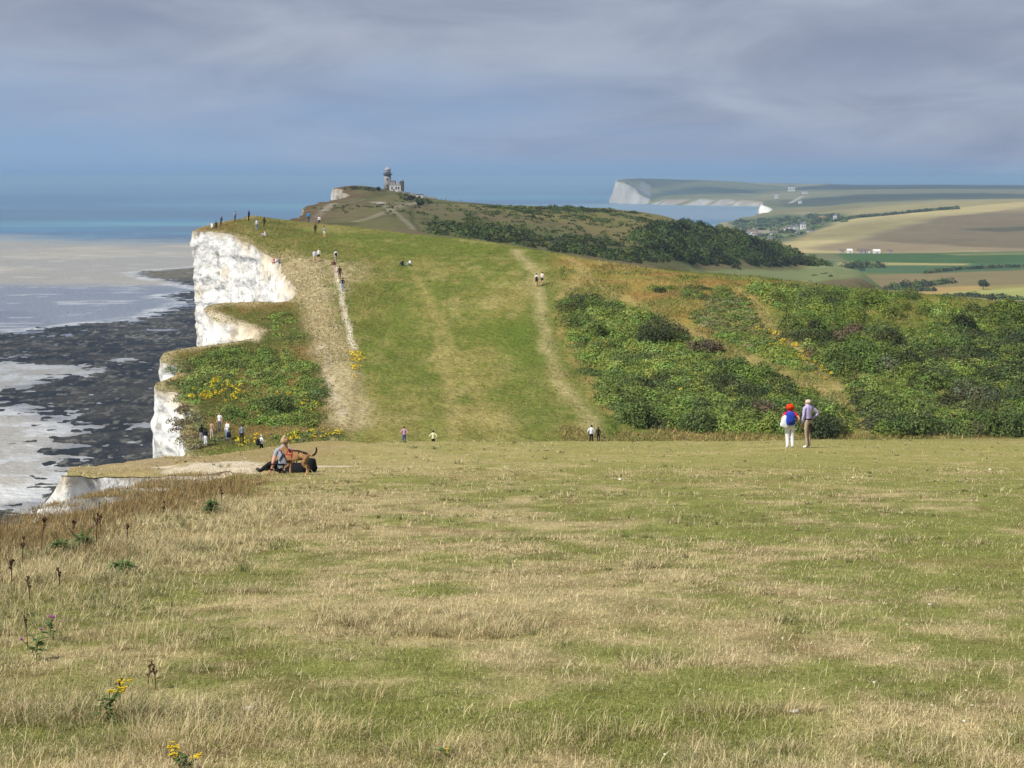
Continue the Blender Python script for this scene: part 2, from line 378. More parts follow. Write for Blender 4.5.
LAND = np.concatenate([COAST, [(-100, 1400), (3000, 1400), (3000, -60), (-10.5, -60)]])

def cut(X, Y, nr, nc, line, land):
    """snap grid points lying seaward of the edge onto it and drop the faces wholly outside"""
    m = X < line[:, 0].max()+1
    ins = np.ones(len(X), bool); ins[m] = poly_in(land, X[m], Y[m])
    g = ins.reshape(nr, nc); nb = g.copy()
    for dy in (-1, 0, 1):
        for dx in (-1, 0, 1): nb |= np.roll(np.roll(g, dy, 0), dx, 1)
    s = (nb & ~g).ravel() & m
    _, qx, qy = seg_dist(line, X[s], Y[s])
    X = X.copy(); Y = Y.copy(); X[s] = qx; Y[s] = qy
    f = grid_faces(nr, nc)
    k = ins[f].any(1)
    return X, Y, f[k]
def compact(X, Y, f):
    u, inv = np.unique(f.ravel(), return_inverse=True)
    return X[u], Y[u], inv.reshape(f.shape)
def mixc(a, b, t):
    t = np.asarray(t)[:, None]; return np.asarray(a)*(1-t)+np.asarray(b)*t
# ------------------------------------------------------------------ ground colours (base colours of turf, earth and chalk)
def K(r, g, b, k=.8): return np.array(lin((r, g, b)))*k
GREEN, LUSH, STRAW, TAN, RUST, PATHC, CHALK, EARTH = K(112, 122, 52), K(78, 105, 38), K(178, 160, 118), K(152, 132, 88), K(140, 106, 52), K(190, 176, 144), K(236, 233, 225, .92), K(140, 118, 88)
def near_fields(X, Y):
    """straw / green / long-grass / brown weights of the near turf"""
    d = np.maximum(Y, 1)
    big = fbm(X/3.2, Y/4.5, o=4, seed=31); med = fbm(X/.9, Y/1.1, o=4, seed=32)
    green = sstep(-.30, .40, .5*big+.6*med+.5*fbm(X/.25, Y/.3, o=3, seed=30)+.04+.24*sstep(-2, 4, X-.03*Y))
    green = green*(1-.85*sstep(-5., -6.5, X)*sstep(36, 38, Y))
    left = sstep(-2.2, -6.0, X-.02*Y+1.9*fbm(X/2.0, Y/2.5, o=4, seed=33))*sstep(33, 24, Y)           # rough grass towards the edge
    rust = sstep(-4.4, -5.8, X+1.6*fbm(X/1.2, Y/1.6, o=4, seed=34))*sstep(12, 17, Y)*sstep(36.8, 31, Y)
    longg = np.clip(sstep(.22, .5, fbm(X/1.3+9, Y/.8, o=4, seed=35)), 0, 1)
    nearl = sstep(7.5, 4.6, Y+.9*X*.5)*sstep(3.4, .2, X+.8*fbm(X, Y, o=2, seed=36))
    return green, left, rust, longg, nearl
def near_cols(X, Y):
    green, left, rust, longg, nearl = near_fields(X, Y)
    n = fbm(X/.35, Y/.5, o=4, seed=37)
    c = mixc(mixc(STRAW*1.15, K(130, 138, 66), green*.9), GREEN*.8, np.zeros_like(X)+.08)
    c = c*(.94+.34*n)[:, None]; c = mixc(c, K(120, 98, 62)*.8, sstep(.22, .5, fbm(X/.5, Y/.6, o=4, seed=67))*.5*(1-sstep(30, 45, Y)))
    c = mixc(c, TAN*1.0, sstep(.25, .6, fbm(X/5., Y/2.5, o=3, seed=38))*.6)
    c = mixc(c, TAN*.8, left*.5); c = mixc(c, RUST*.6, rust*.85)
    # the far half of the near turf is an even olive
    c = mixc(c, K(174, 164, 100), sstep(20, 50, Y)*.6)
    # bare earth and chalk crumbs near the seat and the crest
    bare = sstep(.12, .4, fbm(X/1.6, Y/2.2, o=4, seed=39)+.75*np.exp(-((X+9.0)/3.0)**2-((Y-43)/4.5)**2)+.7*np.exp(-((X+6.4)/1.8)**2-((Y-50)/1.6)**2)-.35)*sstep(-3.4, -4.6, X)*sstep(37.2, 38.6, Y)
    c = mixc(c, K(190, 172, 140), bare*.75)
    c = mixc(c, K(158, 138, 92), sstep(-4.5, -6.5, X)*sstep(37, 39, Y)*.75)
    slab = sstep(.30, -.12, np.abs((X+7.6)/2.0)+np.abs((Y-40.2)/2.2)*.8-1+.9*fbm(X/.8, Y/1.3, o=4, seed=56))
    c = mixc(c, K(226, 212, 186), slab*.9)
    edge = sstep(-9.2, -10.2, X)*sstep(38, 39, Y)*.5
    c = mixc(c, K(180, 160, 125), edge)
    c = mixc(c, K(112, 104, 60), sstep(60, 72, Y))
    return np.clip(c, .01, .95)
def hill_cols(X, Y):
    px = CX+F*X/Y
    n1 = fbm(X/14, Y/14, o=4, seed=41); n2 = fbm(X/2.4, Y/3.5, o=4, seed=42); n3 = fbm(X/5, Y/16, o=3, seed=43)
    c = mixc(K(140, 134, 74), K(108, 118, 52), sstep(-.35, .35, n1+.5*n2+.5*fbm(X/.8, Y/1.5, o=3, seed=40)))
    c = mixc(c, K(172, 158, 102), sstep(-.05, .5, n2*.7-n1*.5+.4*fbm(X/1., Y/2, o=3, seed=57))*.6)
    c = mixc(c, K(96, 112, 42), sstep(.1, .5, n3)*.4)
    # mown bands running up the slope
    for a, b, w, col, k in (([(500, 441), (470, 380), (440, 320), (415, 275)], 0, .6, K(160, 148, 90), .5), ([(440, 441), (425, 380), (405, 320), (385, 285)], 0, 1.0, K(110, 120, 54), .45),
                            ([(545, 441), (530, 380), (520, 330)], 0, 2.4, K(92, 112, 42), .6), ([(612, 441), (585, 390), (560, 330), (545, 285)], 0, 1.2, K(92, 112, 42), .6), ([(455, 441), (450, 390), (435, 330)], 0, .6, K(164, 150, 96), .5)):
        c = mixc(c, col, track(a, X, Y, w, w*.9, wob=.5)*k)
    # right half: rust and gold rough grass along the ridge
    m = zone([(548, 252), (600, 262), (700, 274), (820, 286), (1020, 306), (1024, 330), (860, 318), (760, 305), (700, 330), (800, 385), (740, 360), (650, 318), (600, 292), (560, 282)], X, Y, 2.5, 3, 9)
    gold = mixc(K(160, 138, 74), K(122, 126, 58), sstep(-.25, .3, fbm(X/5, Y/3, o=4, seed=45)))
    gold = mixc(gold, K(150, 114, 66), sstep(.0, .35, fbm(X/7+3, Y/2.2, o=4, seed=46))*.8)
    c = mixc(c, gold, m*.85)
    # under the scrub
    m = zone(SCRUB_A, X, Y, 2, 1.5, 5); c = mixc(c, mixc(K(104, 120, 50), K(132, 130, 68), sstep(0, .4, n2)), m*.85)
    m = zone(SCRUB_B, X, Y, 2, 1.5, 5); c = mixc(c, mixc(K(104, 118, 50), K(136, 132, 68), sstep(-.1, .4, n2)), m*.8)
    m = track([(562, 300), (566, 335), (590, 380), (610, 412), (680, 434), (800, 437), (1024, 436)], X, Y, .7, .9, wob=1.5); c = mixc(c, K(170, 148, 90), m*.7)
    m = zone(MOUND, X, Y, 3, 1.5, 5); c = mixc(c, K(110, 104, 56), m*.8)
    # rough brown grass between the worn path and the edge
    m = zone([(200, 222), (240, 240), (278, 258), (300, 300), (322, 345), (330, 400), (310, 440), (150, 452), (140, 390), (185, 340), (200, 300), (180, 225)], X, Y, 1.6, 1.5, 4)
    rough = mixc(K(128, 108, 60), K(92, 96, 44), sstep(-.2, .35, fbm(X/3, Y/5, o=4, seed=47)))
    c = mixc(c, rough, m*.9)
    m = zone([(255, 312), (300, 308), (318, 345), (300, 350), (262, 345)], X, Y, 1.5, 1.5, 4); c = mixc(c, K(76, 98, 44), m*.6)
    # broad worn path and the narrow chalk path
    wn = sstep(-.5, .2, fbm(X/.9, Y/2.5, o=4, seed=48))
    m = track([(300, 262), (316, 300), (330, 345), (342, 385), (350, 425)], X, Y, 2.1, 1.3, wob=.8)*sstep(.1, .5, .45+.6*wn); c = mixc(c, K(190, 172, 134), m*.8)
    m = track([(322, 345), (334, 392), (340, 420)], X, Y, .45, .5, wob=.6); c = mixc(c, K(214, 200, 172), m*.6*wn)
    m = zone([(268, 256), (300, 250), (345, 262), (380, 270), (350, 285), (330, 300), (290, 285)], X, Y, 2, 2.5, 4); c = mixc(c, K(196, 178, 140), m*(.15+.6*wn))
    m = track([(334, 266), (339, 285), (343, 305), (349, 328), (353, 350)], X, Y, .32, .22, wob=.25); c = mixc(c, K(226, 214, 188), m*.95)
    m = track([(353, 350), (358, 372), (356, 398), (350, 440)], X, Y, .3, .5); c = mixc(c, K(140, 124, 84), m*.6)
    # paths on the right
    worn = sstep(-.4, .3, fbm(X/2.5, Y/4, o=4, seed=49))
    m = track([(515, 250), (534, 272), (541, 300), (546, 340), (558, 380), (585, 410), (600, 441)], X, Y, .75, .9, wob=.6); c = mixc(c, K(180, 166, 118), m*(.55+.35*worn))
    m = track([(590, 443), (640, 436), (720, 437)], X, Y, .5, .5); c = mixc(c, K(150, 138, 90), m*.5)
    for P, w in (([(570, 258), (596, 284), (640, 306), (677, 324), (740, 354), (790, 378), (821, 388), (852, 408)], .65), ([(560, 298), (575, 284), (582, 272)], .5), ([(738, 288), (755, 301), (768, 325), (800, 352), (840, 388), (858, 412), (868, 436)], .55)):
        m = track(P, X, Y, w, .6, wob=.5); c = mixc(c, K(172, 154, 100), m*.75)
    m = track([(420, 440), (520, 432), (600, 436)], X, Y, .8, .8); c = mixc(c, K(128, 128, 62), m*.5)
    # edge of the cliff: thin chalky soil showing
    d, _, _ = seg_dist(EDGE_MID, X, Y)
    m = sstep(2.2, .2, d+1.2*fbm(X/1.5, Y/1.5, o=3, seed=50)); c = mixc(c, K(196, 178, 140), m*.6)
    # a slump ledge of chalk and the cream bench at the head of the cove
    m = zone([(195, 309), (215, 312), (262, 330), (258, 342), (225, 330)], X, Y, .8, .6, 2); c = mixc(c, K(226, 210, 180), m*.9)
    # beyond the ridge: downland under grass, grey-olive with brown scrubby tints
    g = K(112, 112, 78); far = mixc(K(126, 124, 82), K(138, 124, 90), sstep(-.3, .3, fbm(X/40, Y/50, o=4, seed=51)))
    far = mixc(far, K(88, 92, 54), sstep(0, .5, fbm(X/14, Y/30, o=4, seed=52))*.6)
    m = zone([(455, 205), (520, 206), (620, 210), (700, 225), (640, 250), (520, 215)], X, Y, 14, 12, 30, 420); far = mixc(far, K(158, 148, 92), m*.6)
    m = zone([(425, 232), (500, 232), (600, 255), (640, 262), (780, 268), (620, 248), (520, 225)], X, Y, 10, 12, 30, 380); far = mixc(far, K(120, 124, 76), m*.7)
    m = zone([(455, 204), (640, 208), (700, 218), (600, 214), (500, 210)], X, Y, 8, 10, 20, 420); far = mixc(far, K(92, 106, 62), m*sstep(-.2, .3, fbm(X/20, Y/20, o=3, seed=53)))
    m = zone([(870, 268), (1024, 270), (1024, 300), (850, 300)], X, Y, 10, 5, 20, 700); far = mixc(far, K(140, 128, 80), m*.8)
    for P, w, q in (([(309, 224), (318, 215), (328, 207), (334, 203)], 1.6, .9), ([(355, 222), (375, 216), (390, 210), (405, 205), (420, 202)], 1.7, .5), ([(300, 212), (330, 205), (350, 203), (365, 199)], 1.2, .4), ([(377, 202), (392, 210), (404, 220), (415, 230)], 1.2, .5),
                 ([(377, 202), (395, 203), (430, 204), (470, 205)], 1.6, .6), ([(412, 206), (412, 222), (420, 232)], .8, -.5), ([(400, 197), (415, 200), (440, 203)], 1.2, .5)):
        m = track(P, X, Y, w, w*.7, 380)
        far = mixc(far, K(186, 176, 150) if q > 0 else K(70, 78, 44), m*abs(q))
    m = track([(376, 202), (381, 203.5)], X, Y, 2.4, 1.5, 380); far = mixc(far, K(215, 208, 190), m*.8)
    m = zone([(690, 267.5), (740, 268.5), (800, 269.5), (880, 270), (880, 290), (760, 280), (690, 274)], X, Y, 6, 4, 20, 480); far = mixc(far, K(150, 160, 108), m*.9)
    d, _, _ = seg_dist(EDGE_FAR, X, Y); m = sstep(14, 2, d+8*fbm(X/12, Y/12, o=3, seed=55)); far = mixc(far, K(122, 98, 74), m*.7)
    w = sstep(300, 380, Y)
    return np.clip(mixc_arr(c, far, w), .01, .95)
def mixc_arr(a, b, t): return a*(1-t)[:, None]+b*t[:, None]
SCRUB_A = [(562, 302), (576, 297), (600, 299), (640, 310), (672, 328), (700, 344), (735, 360), (780, 383), (815, 396), (846, 415), (850, 430), (780, 432), (700, 431), (640, 425), (606, 402), (580, 366), (566, 330)]
SCRUB_B = [(748, 289), (790, 285), (850, 291), (930, 298), (1030, 304), (1120, 312), (1120, 432), (1000, 433), (880, 434), (868, 412), (850, 388), (812, 350), (782, 326), (768, 305)]
SCRUB_C = [(720, 292), (742, 296), (755, 322), (790, 350), (815, 372), (770, 362), (720, 335), (690, 318)]
MOUND = [(178, 366), (190, 356), (215, 350), (262, 351), (296, 354), (318, 372), (324, 405), (318, 428), (280, 427), (240, 424), (214, 416), (190, 400), (176, 382)]

turf_mat = mat('turf', attr='Col', rough=.95, var=.42, scale=28, var2=.22, scale2=4.5, bump=.6, bscale=30, spec=.1)
hill_mat = mat('downland turf', attr='Col', rough=.97, var=.30, scale=2.2, var2=.18, scale2=.35, bump=.7, bscale=1.5, spec=.05)
far_mat = mat('far land', attr='Col', rough=1, var=.10, scale=.03, var2=.10, scale2=.006, bump=0, spec=.0)

# near ground
xs = np.concatenate([np.arange(-16, 22, .2), np.arange(22, 50, .6), np.arange(50, 131, 3.)]); ys = np.concatenate([np.arange(-60, 0, 2.), np.arange(0, 70, .22), np.arange(70, 119, .8)])
xs = np.concatenate([np.arange(-40, -16, .5), xs])
gx, gy = [a.ravel() for a in np.meshgrid(xs, ys)]
X, Y, f = cut(gx, gy, len(ys), len(xs), LN, LAND); X, Y, f = compact(X, Y, f)
o = npmesh('grass_slope', np.stack([X, Y, hz(X, Y)], 1), [f], turf_mat, cols={'Col': near_cols(X, Y)}); tag(o, kind='structure')
# downland hill beyond the dip, out to the next headland
dd = np.concatenate([np.arange(116, 300, .75), np.arange(300, 420, 3.), np.arange(420, 1104, 5.)]); pp = np.concatenate([np.arange(60, 1080, 2.6), np.arange(1080, 1700, 15.)])
pg, dg = [a.ravel() for a in np.meshgrid(pp, dd)]
gx = (pg-CX)/F*dg; gy = dg
X, Y, f = cut(gx, gy, len(dd), len(pp), np.concatenate([LM, LF]), LAND); X, Y, f = compact(X, Y, f)
Z = hz(X, Y)-sstep(119, 116, Y)*.3
o = npmesh('downland', np.stack([X, Y, Z], 1), [f], hill_mat, cols={'Col': hill_cols(X, Y)}); tag(o, kind='structure')

# far country
def far_cols(X, Y, Z):
    D0 = 1150
    c = mixc(K(150, 142, 104), K(118, 120, 84), sstep(-.3, .3, fbm(X/300, Y/400, o=4, seed=61)))
    def z(pts, col, k=1., soft=12., wob=10, dm=D0):
        nonlocal c
        c = mixc(c, col, zone(pts, X, Y, soft, wob, 60., dm)*k)
    # flat fields of the valley floor
    z([(870, 284), (1040, 280), (1040, 320), (860, 320)], K(150, 140, 88), dm=1000)
    z([(905, 292), (940, 285), (985, 284), (990, 290), (920, 298)], K(176, 150, 96), dm=1000)
    z([(955, 292), (1040, 287), (1040, 302), (940, 301)], K(164, 166, 98), dm=1000)
    z([(780, 272), (1040, 268), (1040, 284), (900, 288), (780, 286)], K(136, 124, 88))
    z([(700, 263.5), (860, 264), (1040, 260), (1040, 269), (925, 273.5), (740, 273)], K(84, 108, 74), soft=6)
    z([(835, 262.2), (970, 263), (965, 265.3), (835, 265.3)], K(172, 162, 106), .9, 6, 4)
    z([(835, 253.5), (900, 253.2), (1060, 251.8), (1060, 262), (960, 263.5), (850, 262)], K(78, 104, 62), 1, 6, 3)
    z([(940, 254), (1030, 252.5), (1060, 253.5), (960, 255.5)], K(140, 140, 88), .7, 5, 2)
    z([(740, 270.5), (930, 273), (860, 275.5), (760, 275)], K(108, 122, 74), .8, 6, 3)
    # the dry open hill
    hill = [(770, 244), (800, 236), (838, 222), (880, 216), (960, 207), (1060, 201), (1060, 250), (960, 252), (870, 252.8), (790, 253)]
    z(hill, K(186, 172, 122), 1, 14, 10)
    z([(800, 250), (850, 240), (905, 226), (950, 216), (1060, 204), (1060, 251), (880, 252.5)], K(138, 122, 98), .8, 25, 20)  # cloud shadow painted into the soil colour as a darker brown
    z([(780, 240), (840, 236), (900, 226), (880, 222), (840, 228)], K(176, 162, 108), .5, 14, 15)
    z([(955, 229), (1050, 226), (1060, 229), (1000, 232)], K(92, 98, 74), .7, 10, 8)
    z([(838, 219.5), (870, 215.5), (960, 208), (1060, 200), (1060, 197), (930, 201), (860, 209)], K(160, 150, 108), .8, 10, 10)
    # the village hollow
    z([(735, 240), (780, 243), (836, 222), (860, 217), (840, 213), (790, 214), (730, 220)], K(92, 104, 70), .9, 20, 15)
    z([(738, 229), (775, 226), (776, 233), (742, 234)], K(178, 166, 140), .6, 10, 8)
    z([(780, 228), (808, 229), (800, 237), (775, 236)], K(130, 138, 92), .8, 10, 8)
    z([(818, 216.3), (829, 216.5), (829, 218.6), (818, 218.4)], K(200, 140, 110), .9, 6, 4)
    z([(720, 222), (761, 212), (797, 209), (860, 205.5), (870, 208), (800, 212), (740, 220)], K(130, 124, 84), .9, 20, 20)
    # the rolling country behind
    dm = 4350
    z([(776, 205), (800, 198), (860, 193), (960, 192), (1060, 195), (1060, 200), (900, 203), (790, 208)], K(84, 88, 72), .9, 40, 60, dm)
    z([(778, 196), (850, 190), (1060, 189), (1060, 192.5), (870, 194), (790, 200)], K(150, 146, 108), .8, 40, 60, dm)
    z([(780, 190), (860, 184), (1060, 186), (1060, 189), (870, 189)], K(78, 80, 70), .9, 40, 60, dm)
    z([(620, 182), (700, 181), (780, 188), (760, 196), (700, 192), (640, 190)], K(132, 134, 100), .8, 60, 60, dm)
    z([(630, 184), (700, 186.5), (770, 190), (758, 193), (700, 194), (660, 197), (640, 194)], K(72, 84, 78), .85, 60, 60, dm)
    z([(615, 178), (720, 178), (760, 182), (700, 181.5), (620, 181)], K(84, 88, 74), .8, 60, 30, dm)
    for P, w in (([(790, 203), (803, 196)], 8), ([(752, 229), (775, 227)], 5)):
        c = mixc(c, K(214, 206, 184), track(P, X, Y, w, w*.6, D0)*.7)
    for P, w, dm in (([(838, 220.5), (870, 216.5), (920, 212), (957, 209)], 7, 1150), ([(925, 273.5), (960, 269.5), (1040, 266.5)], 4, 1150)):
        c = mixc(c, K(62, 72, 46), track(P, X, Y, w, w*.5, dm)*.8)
    return np.clip(c, .01, .9)
dd = np.unique(np.concatenate([np.geomspace(1085, 9700, 420), np.arange(5400, 6120, 10.), np.arange(4240, 4330, 6.)])); pp = np.concatenate([np.arange(560, 1100, 1.6), np.arange(1100, 1860, 14.)])
pg, dg = [a.ravel() for a in np.meshgrid(pp, dd)]
X = (pg-CX)/F*dg; Y = dg; Z = hz(X, Y)
cc = far_cols(X, Y, Z)
zr = Z.reshape(len(dd), len(pp)); gy_, gx_ = np.gradient(zr); dY = np.gradient(dd)[:, None]
slope = np.hypot(gy_/dY, gx_/(np.gradient(pp)[None, :]/F*dd[:, None])).ravel()+.25*fbm(X/30, Y/30, o=3, seed=65)
ch = sstep(.38, .8, slope)*(Z < 101)
pxx = CX+F*X/Y
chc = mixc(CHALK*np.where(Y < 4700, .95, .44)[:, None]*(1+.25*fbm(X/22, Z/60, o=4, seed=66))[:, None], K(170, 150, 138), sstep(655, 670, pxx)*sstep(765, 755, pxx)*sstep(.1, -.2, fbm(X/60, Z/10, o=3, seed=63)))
chc = mixc(chc, K(150, 146, 120), sstep(0, .4, fbm(X/45, Y/45, o=3, seed=64))*sstep(655, 670, pxx)*sstep(765, 755, pxx)*.6)
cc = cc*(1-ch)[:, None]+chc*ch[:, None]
f = grid_faces(len(dd), len(pp)); f = f[(Z[f] > -6).any(1)]; 
u, inv = np.unique(f.ravel(), return_inverse=True)
o = npmesh('far_hills', np.stack([X, Y, Z], 1)[u], [inv.reshape(f.shape)], far_mat, cols={'Col': cc[u]}); tag(o, kind='structure')

# ------------------------------------------------------------------ chalk cliffs
chalk_mat = mat('chalk', attr='Col', rough=.95, var=.10, scale=1.5, var2=.04, scale2=.2, bump=.55, bscale=1.6, spec=.05)
def cliff(name, line, tops, rows, step, amp, slump, seed, sm=9, stain=1.):
    A = np.asarray(line); n = len(A)
    k = np.ones(sm)/sm
    S = np.stack([np.convolve(np.pad(A[:, i], sm//2, mode='edge'), k, 'valid') for i in (0, 1)], 1)
    T = np.gradient(S, axis=0); T /= np.linalg.norm(T, axis=1)[:, None]+1e-9
    Nn = np.stack([-T[:, 1], T[:, 0]], 1)
    Nn = np.stack([np.convolve(np.pad(Nn[:, i], sm//2, mode='edge'), k, 'valid') for i in (0, 1)], 1)
    zt = hz(A[:, 0], A[:, 1]); u = np.concatenate([[0], np.cumsum(np.linalg.norm(np.diff(A, axis=0), axis=1))])
    t = np.asarray(rows)[:, None]; tt = t*np.ones((1, n))
    zz = zt[None, :]-tt; 
    frac = np.clip(tt/np.maximum(zt[None, :]+1, 1), 0, 1); zz = np.maximum(zz, -1.0-.01*tt)
    sl = slump(A[:, 0], A[:, 1])[None, :]
    off = (.04 if step < .4 else -.065)*np.minimum(tt, 20)+sl*(1-np.exp(-tt/2.6))*2.4
    U = u[None, :]*np.ones_like(tt)
    g = fbm(U/(step*9), zz/(step*22), o=5, seed=seed)              # buttresses and clefts
    crack = -np.abs(fbm(U/(step*3.4), zz/(step*45), o=5, seed=seed+1))
    ledge = fbm(U/(step*30), zz/(step*2.2), o=4, seed=seed+2)
    fine = fbm(U/(step*2.2), zz/(step*1.6), o=3, seed=seed+3)
    off = off+(amp*(g*.6+crack*1.1+.3+ledge*.40+fine*.45))*sstep(0, step*3, tt)
    PX = A[:, 0][None, :]+Nn[:, 0][None, :]*off; PY = A[:, 1][None, :]+Nn[:, 1][None, :]*off
    V = np.stack([PX, PY, zz-0*off], -1).reshape(-1, 3)
    V[:n, 2] -= .02
    uu, z_ = U.ravel(), V[:, 2]; tf = tt.ravel()
    c = mixc(CHALK, K(214, 208, 196, .8), sstep(0, .5, fbm(uu/(step*8), z_/(step*12), o=4, seed=seed+4))*.6)
    c = mixc(c, K(226, 208, 176, .9), sstep(.15, .6, fbm(uu/(step*10), z_/(step*7), o=4, seed=seed+5)+.4*sstep(step*9*stain, 0, tf)-.15+.3*(sl*np.ones_like(tt)).ravel())*.65)
    c = mixc(c, K(178, 160, 126), sstep(step*2.4*stain, 0, tf+step*1.5*fbm(uu/step/2, tf*0, o=3, seed=seed+6))*.7)
    fb = zz.ravel()/(step*6.5)+.25*fbm(uu/(step*14), tf*0, o=3, seed=seed+8); fl = sstep(.07, .02, np.abs(fb-np.round(fb)))*sstep(-.05, .3, fbm(uu/(step*2), z_/(step*4), o=3, seed=seed+9))
    c = mixc(c, K(120, 112, 100), fl*.45)
    c = mixc(c, K(150, 148, 142), sstep(.30, .5, -crack.ravel()*2.2)*.22)
    c = mixc(c, K(96, 90, 78), sstep(.30, .46, fbm(uu/(step*2.2), z_/(step*1.3), o=3, seed=seed+7))*.6)
    o = npmesh(name, V, [grid_faces(len(rows), n)[:, ::-1]], chalk_mat, cols={'Col': c})
    return tag(o, kind='structure')
rows_n = np.concatenate([np.arange(0, 9, .16), np.geomspace(9.2, 101, 40)])
cliff('chalk_cliff', LN, None, rows_n, .25, .34, lambda x, y: .05+.50*np.exp(-((y-37)/2.2)**2), 71, stain=.35)
rows_m = np.concatenate([np.arange(0, 22, .35), np.geomspace(22.5, 101, 40)])
def slm(x, y):
    return .08+.9*np.exp(-((y-208)/9.)**2)+.8*np.exp(-((y-181)/3.)**2)+.3*np.exp(-((y-154)/2)**2)
cliff('chalk_cliff', LM, None, rows_m, .5, .85, slm, 81)
rows_f = np.concatenate([np.arange(0, 40, 1.5), np.geomspace(42, 112, 20)])
cliff('chalk_cliff', LF, None, rows_f, 2.5, 3.0, lambda x, y: .4+0*x, 91, sm=5)

# ------------------------------------------------------------------ sea and shore
sea_mat = mat('sea water', attr='Col', rough=.32, var=.05, scale=.05, bump=.5, bscale=.25, spec=.5)
dd = np.concatenate([np.geomspace(90, 3000, 520), np.geomspace(3020, 58000, 240)]); pp = np.arange(-700, 1500, 5.)
pg, dg = [a.ravel() for a in np.meshgrid(pp, dd)]
X = (pg-CX)/F*dg; Y = dg; ypx = HY+F*CZ/Y
c = mixc(K(74, 130, 164), K(64, 108, 150), sstep(-.2, .3, fbm(X/900, Y/2600, o=4, seed=101)))
band = fbm(X/2400, Y/260*(1+0*X)*.55, o=4, seed=102)
c = mixc(c, K(112, 172, 182), sstep(.15, .45, band)*.55*sstep(26000, 6000, Y))
c = mixc(c, K(74, 100, 132), sstep(.05, .35, fbm(X/1500+4, Y/700, o=4, seed=103))*.8*sstep(9000, 3000, Y))
c = mixc(c, K(124, 190, 196), sstep(.3, .5, fbm(X/500+4, Y/60, o=3, seed=104))*.5*sstep(5000, 2400, Y)*sstep(1500, 1900, Y))
# silty water inshore
sh = Y+.55*(X+330)+120*fbm(X/240, Y/240, o=3, seed=105)
siltw = sstep(2480, 2060, sh+90*fbm(X/70, Y/50, o=4, seed=106))
silt = mixc(K(192, 180, 152), K(172, 164, 146), sstep(-.3, .3, fbm(X/150, Y/120, o=4, seed=107)))
c = mixc(c, silt, siltw)
c = mixc(c, K(118, 128, 148), sstep(1500, 1370, Y+25*fbm(X/40, Y/30, o=3, seed=108))*.85)  # grey sky reflection painted into the water colour
c = mixc(c, K(180, 182, 186), sstep(1150, 900, Y)*.35)
c = mixc(c, K(136, 158, 172), sstep(3300, 3900, Y)*sstep(6200, 5600, Y)*sstep(60, 400, X)*.8)
foam = sstep(.33, .42, fbm(X/55, Y/16, o=4, seed=109))*sstep(2100, 1800, Y)*sstep(1350, 1500, Y)*sstep(-420, -330, X)
foam = np.maximum(foam, sstep(.36, .46, fbm(X/70, Y/9, o=4, seed=110))*sstep(1500, 1250, Y)*.5)
foam = np.maximum(foam, sstep(.40, .47, fbm(X/40, Y/14, o=4, seed=111))*sstep(3600, 1500, Y)*.35)
OUT = [(-262, 90), (-262, 150), (-250, 300), (-200, 400), (-166, 450), (-149, 480), (-147, 515), (-160, 545), (-168, 560), (-172, 600), (-186, 625), (-215, 655), (-245, 690), (-240, 740), (-218, 790), (-232, 812), (-280, 830), (-380, 842), (-420, 900), (-395, 940), (-330, 975), (-300, 1040), (-262, 1080), (-262, 1200), (-268, 1260), (-290, 1290), (-285, 1340),
       (-258, 1370), (-285, 1400), (-330, 1470), (-380, 1560), (-402, 1610), (-380, 1670), (-330, 1760), (-340, 2000), (0, 2300), (200, 2300), (200, 90)]
dO, _, _ = seg_dist(OUT, X, Y, True); dO = np.where(poly_in(OUT, X, Y), 0, dO)
surf = sstep(26, 4, dO+16*fbm(X/30, Y/24, o=3, seed=113))*sstep(-.15, .25, fbm(X/14, Y/7, o=4, seed=114))*sstep(2200, 1500, Y)
surf = np.maximum(surf, sstep(.5, 1., np.sin((dO+22*fbm(X/60, Y/60, o=3, seed=115))/9.))*sstep(90, 20, dO)*sstep(-.1, .3, fbm(X/22, Y/16, o=3, seed=116))*.8)
foam = np.maximum(foam, surf*.85)
bay = sstep(900, 820, Y)
c = mixc(c, K(205, 196, 176), bay*.8)
foam = np.maximum(foam, sstep(.12, .32, fbm(X/16, Y/12, o=4, seed=112))*bay*.7)
inr = np.where(poly_in(OUT, X, Y), 1., sstep(14, 0, dO)*.6)*(1-bay*.35)
c = mixc(c, K(104, 114, 134), inr*.85); foam = foam*(1-inr*.8)  # pools inside the reef: reflected sky painted as blue-grey base colour
c = mixc(c, K(236, 238, 236), foam)
Z = np.zeros_like(X)
o = npmesh('sea', np.stack([X, Y, Z], 1), [grid_faces(len(dd), len(pp))], sea_mat, cols={'Col': c}); tag(o, kind='structure')

# wave-cut platform: black weedy rock standing a little out of the shallows
reef_mat = mat('wet reef', attr='Col', rough=.75, var=.8, scale=.35, var2=.4, scale2=.08, bump=.8, bscale=.5, spec=.35)
dd = np.geomspace(120, 2300, 620); pp = np.arange(-420, 420, 1.7)
pg, dg = [a.ravel() for a in np.meshgrid(pp, dd)]
X = (pg-CX)/F*dg; Y = dg
d, _, _ = seg_dist(OUT, X, Y, True); ins = poly_in(OUT, X, Y); d = np.where(ins, d, -d)
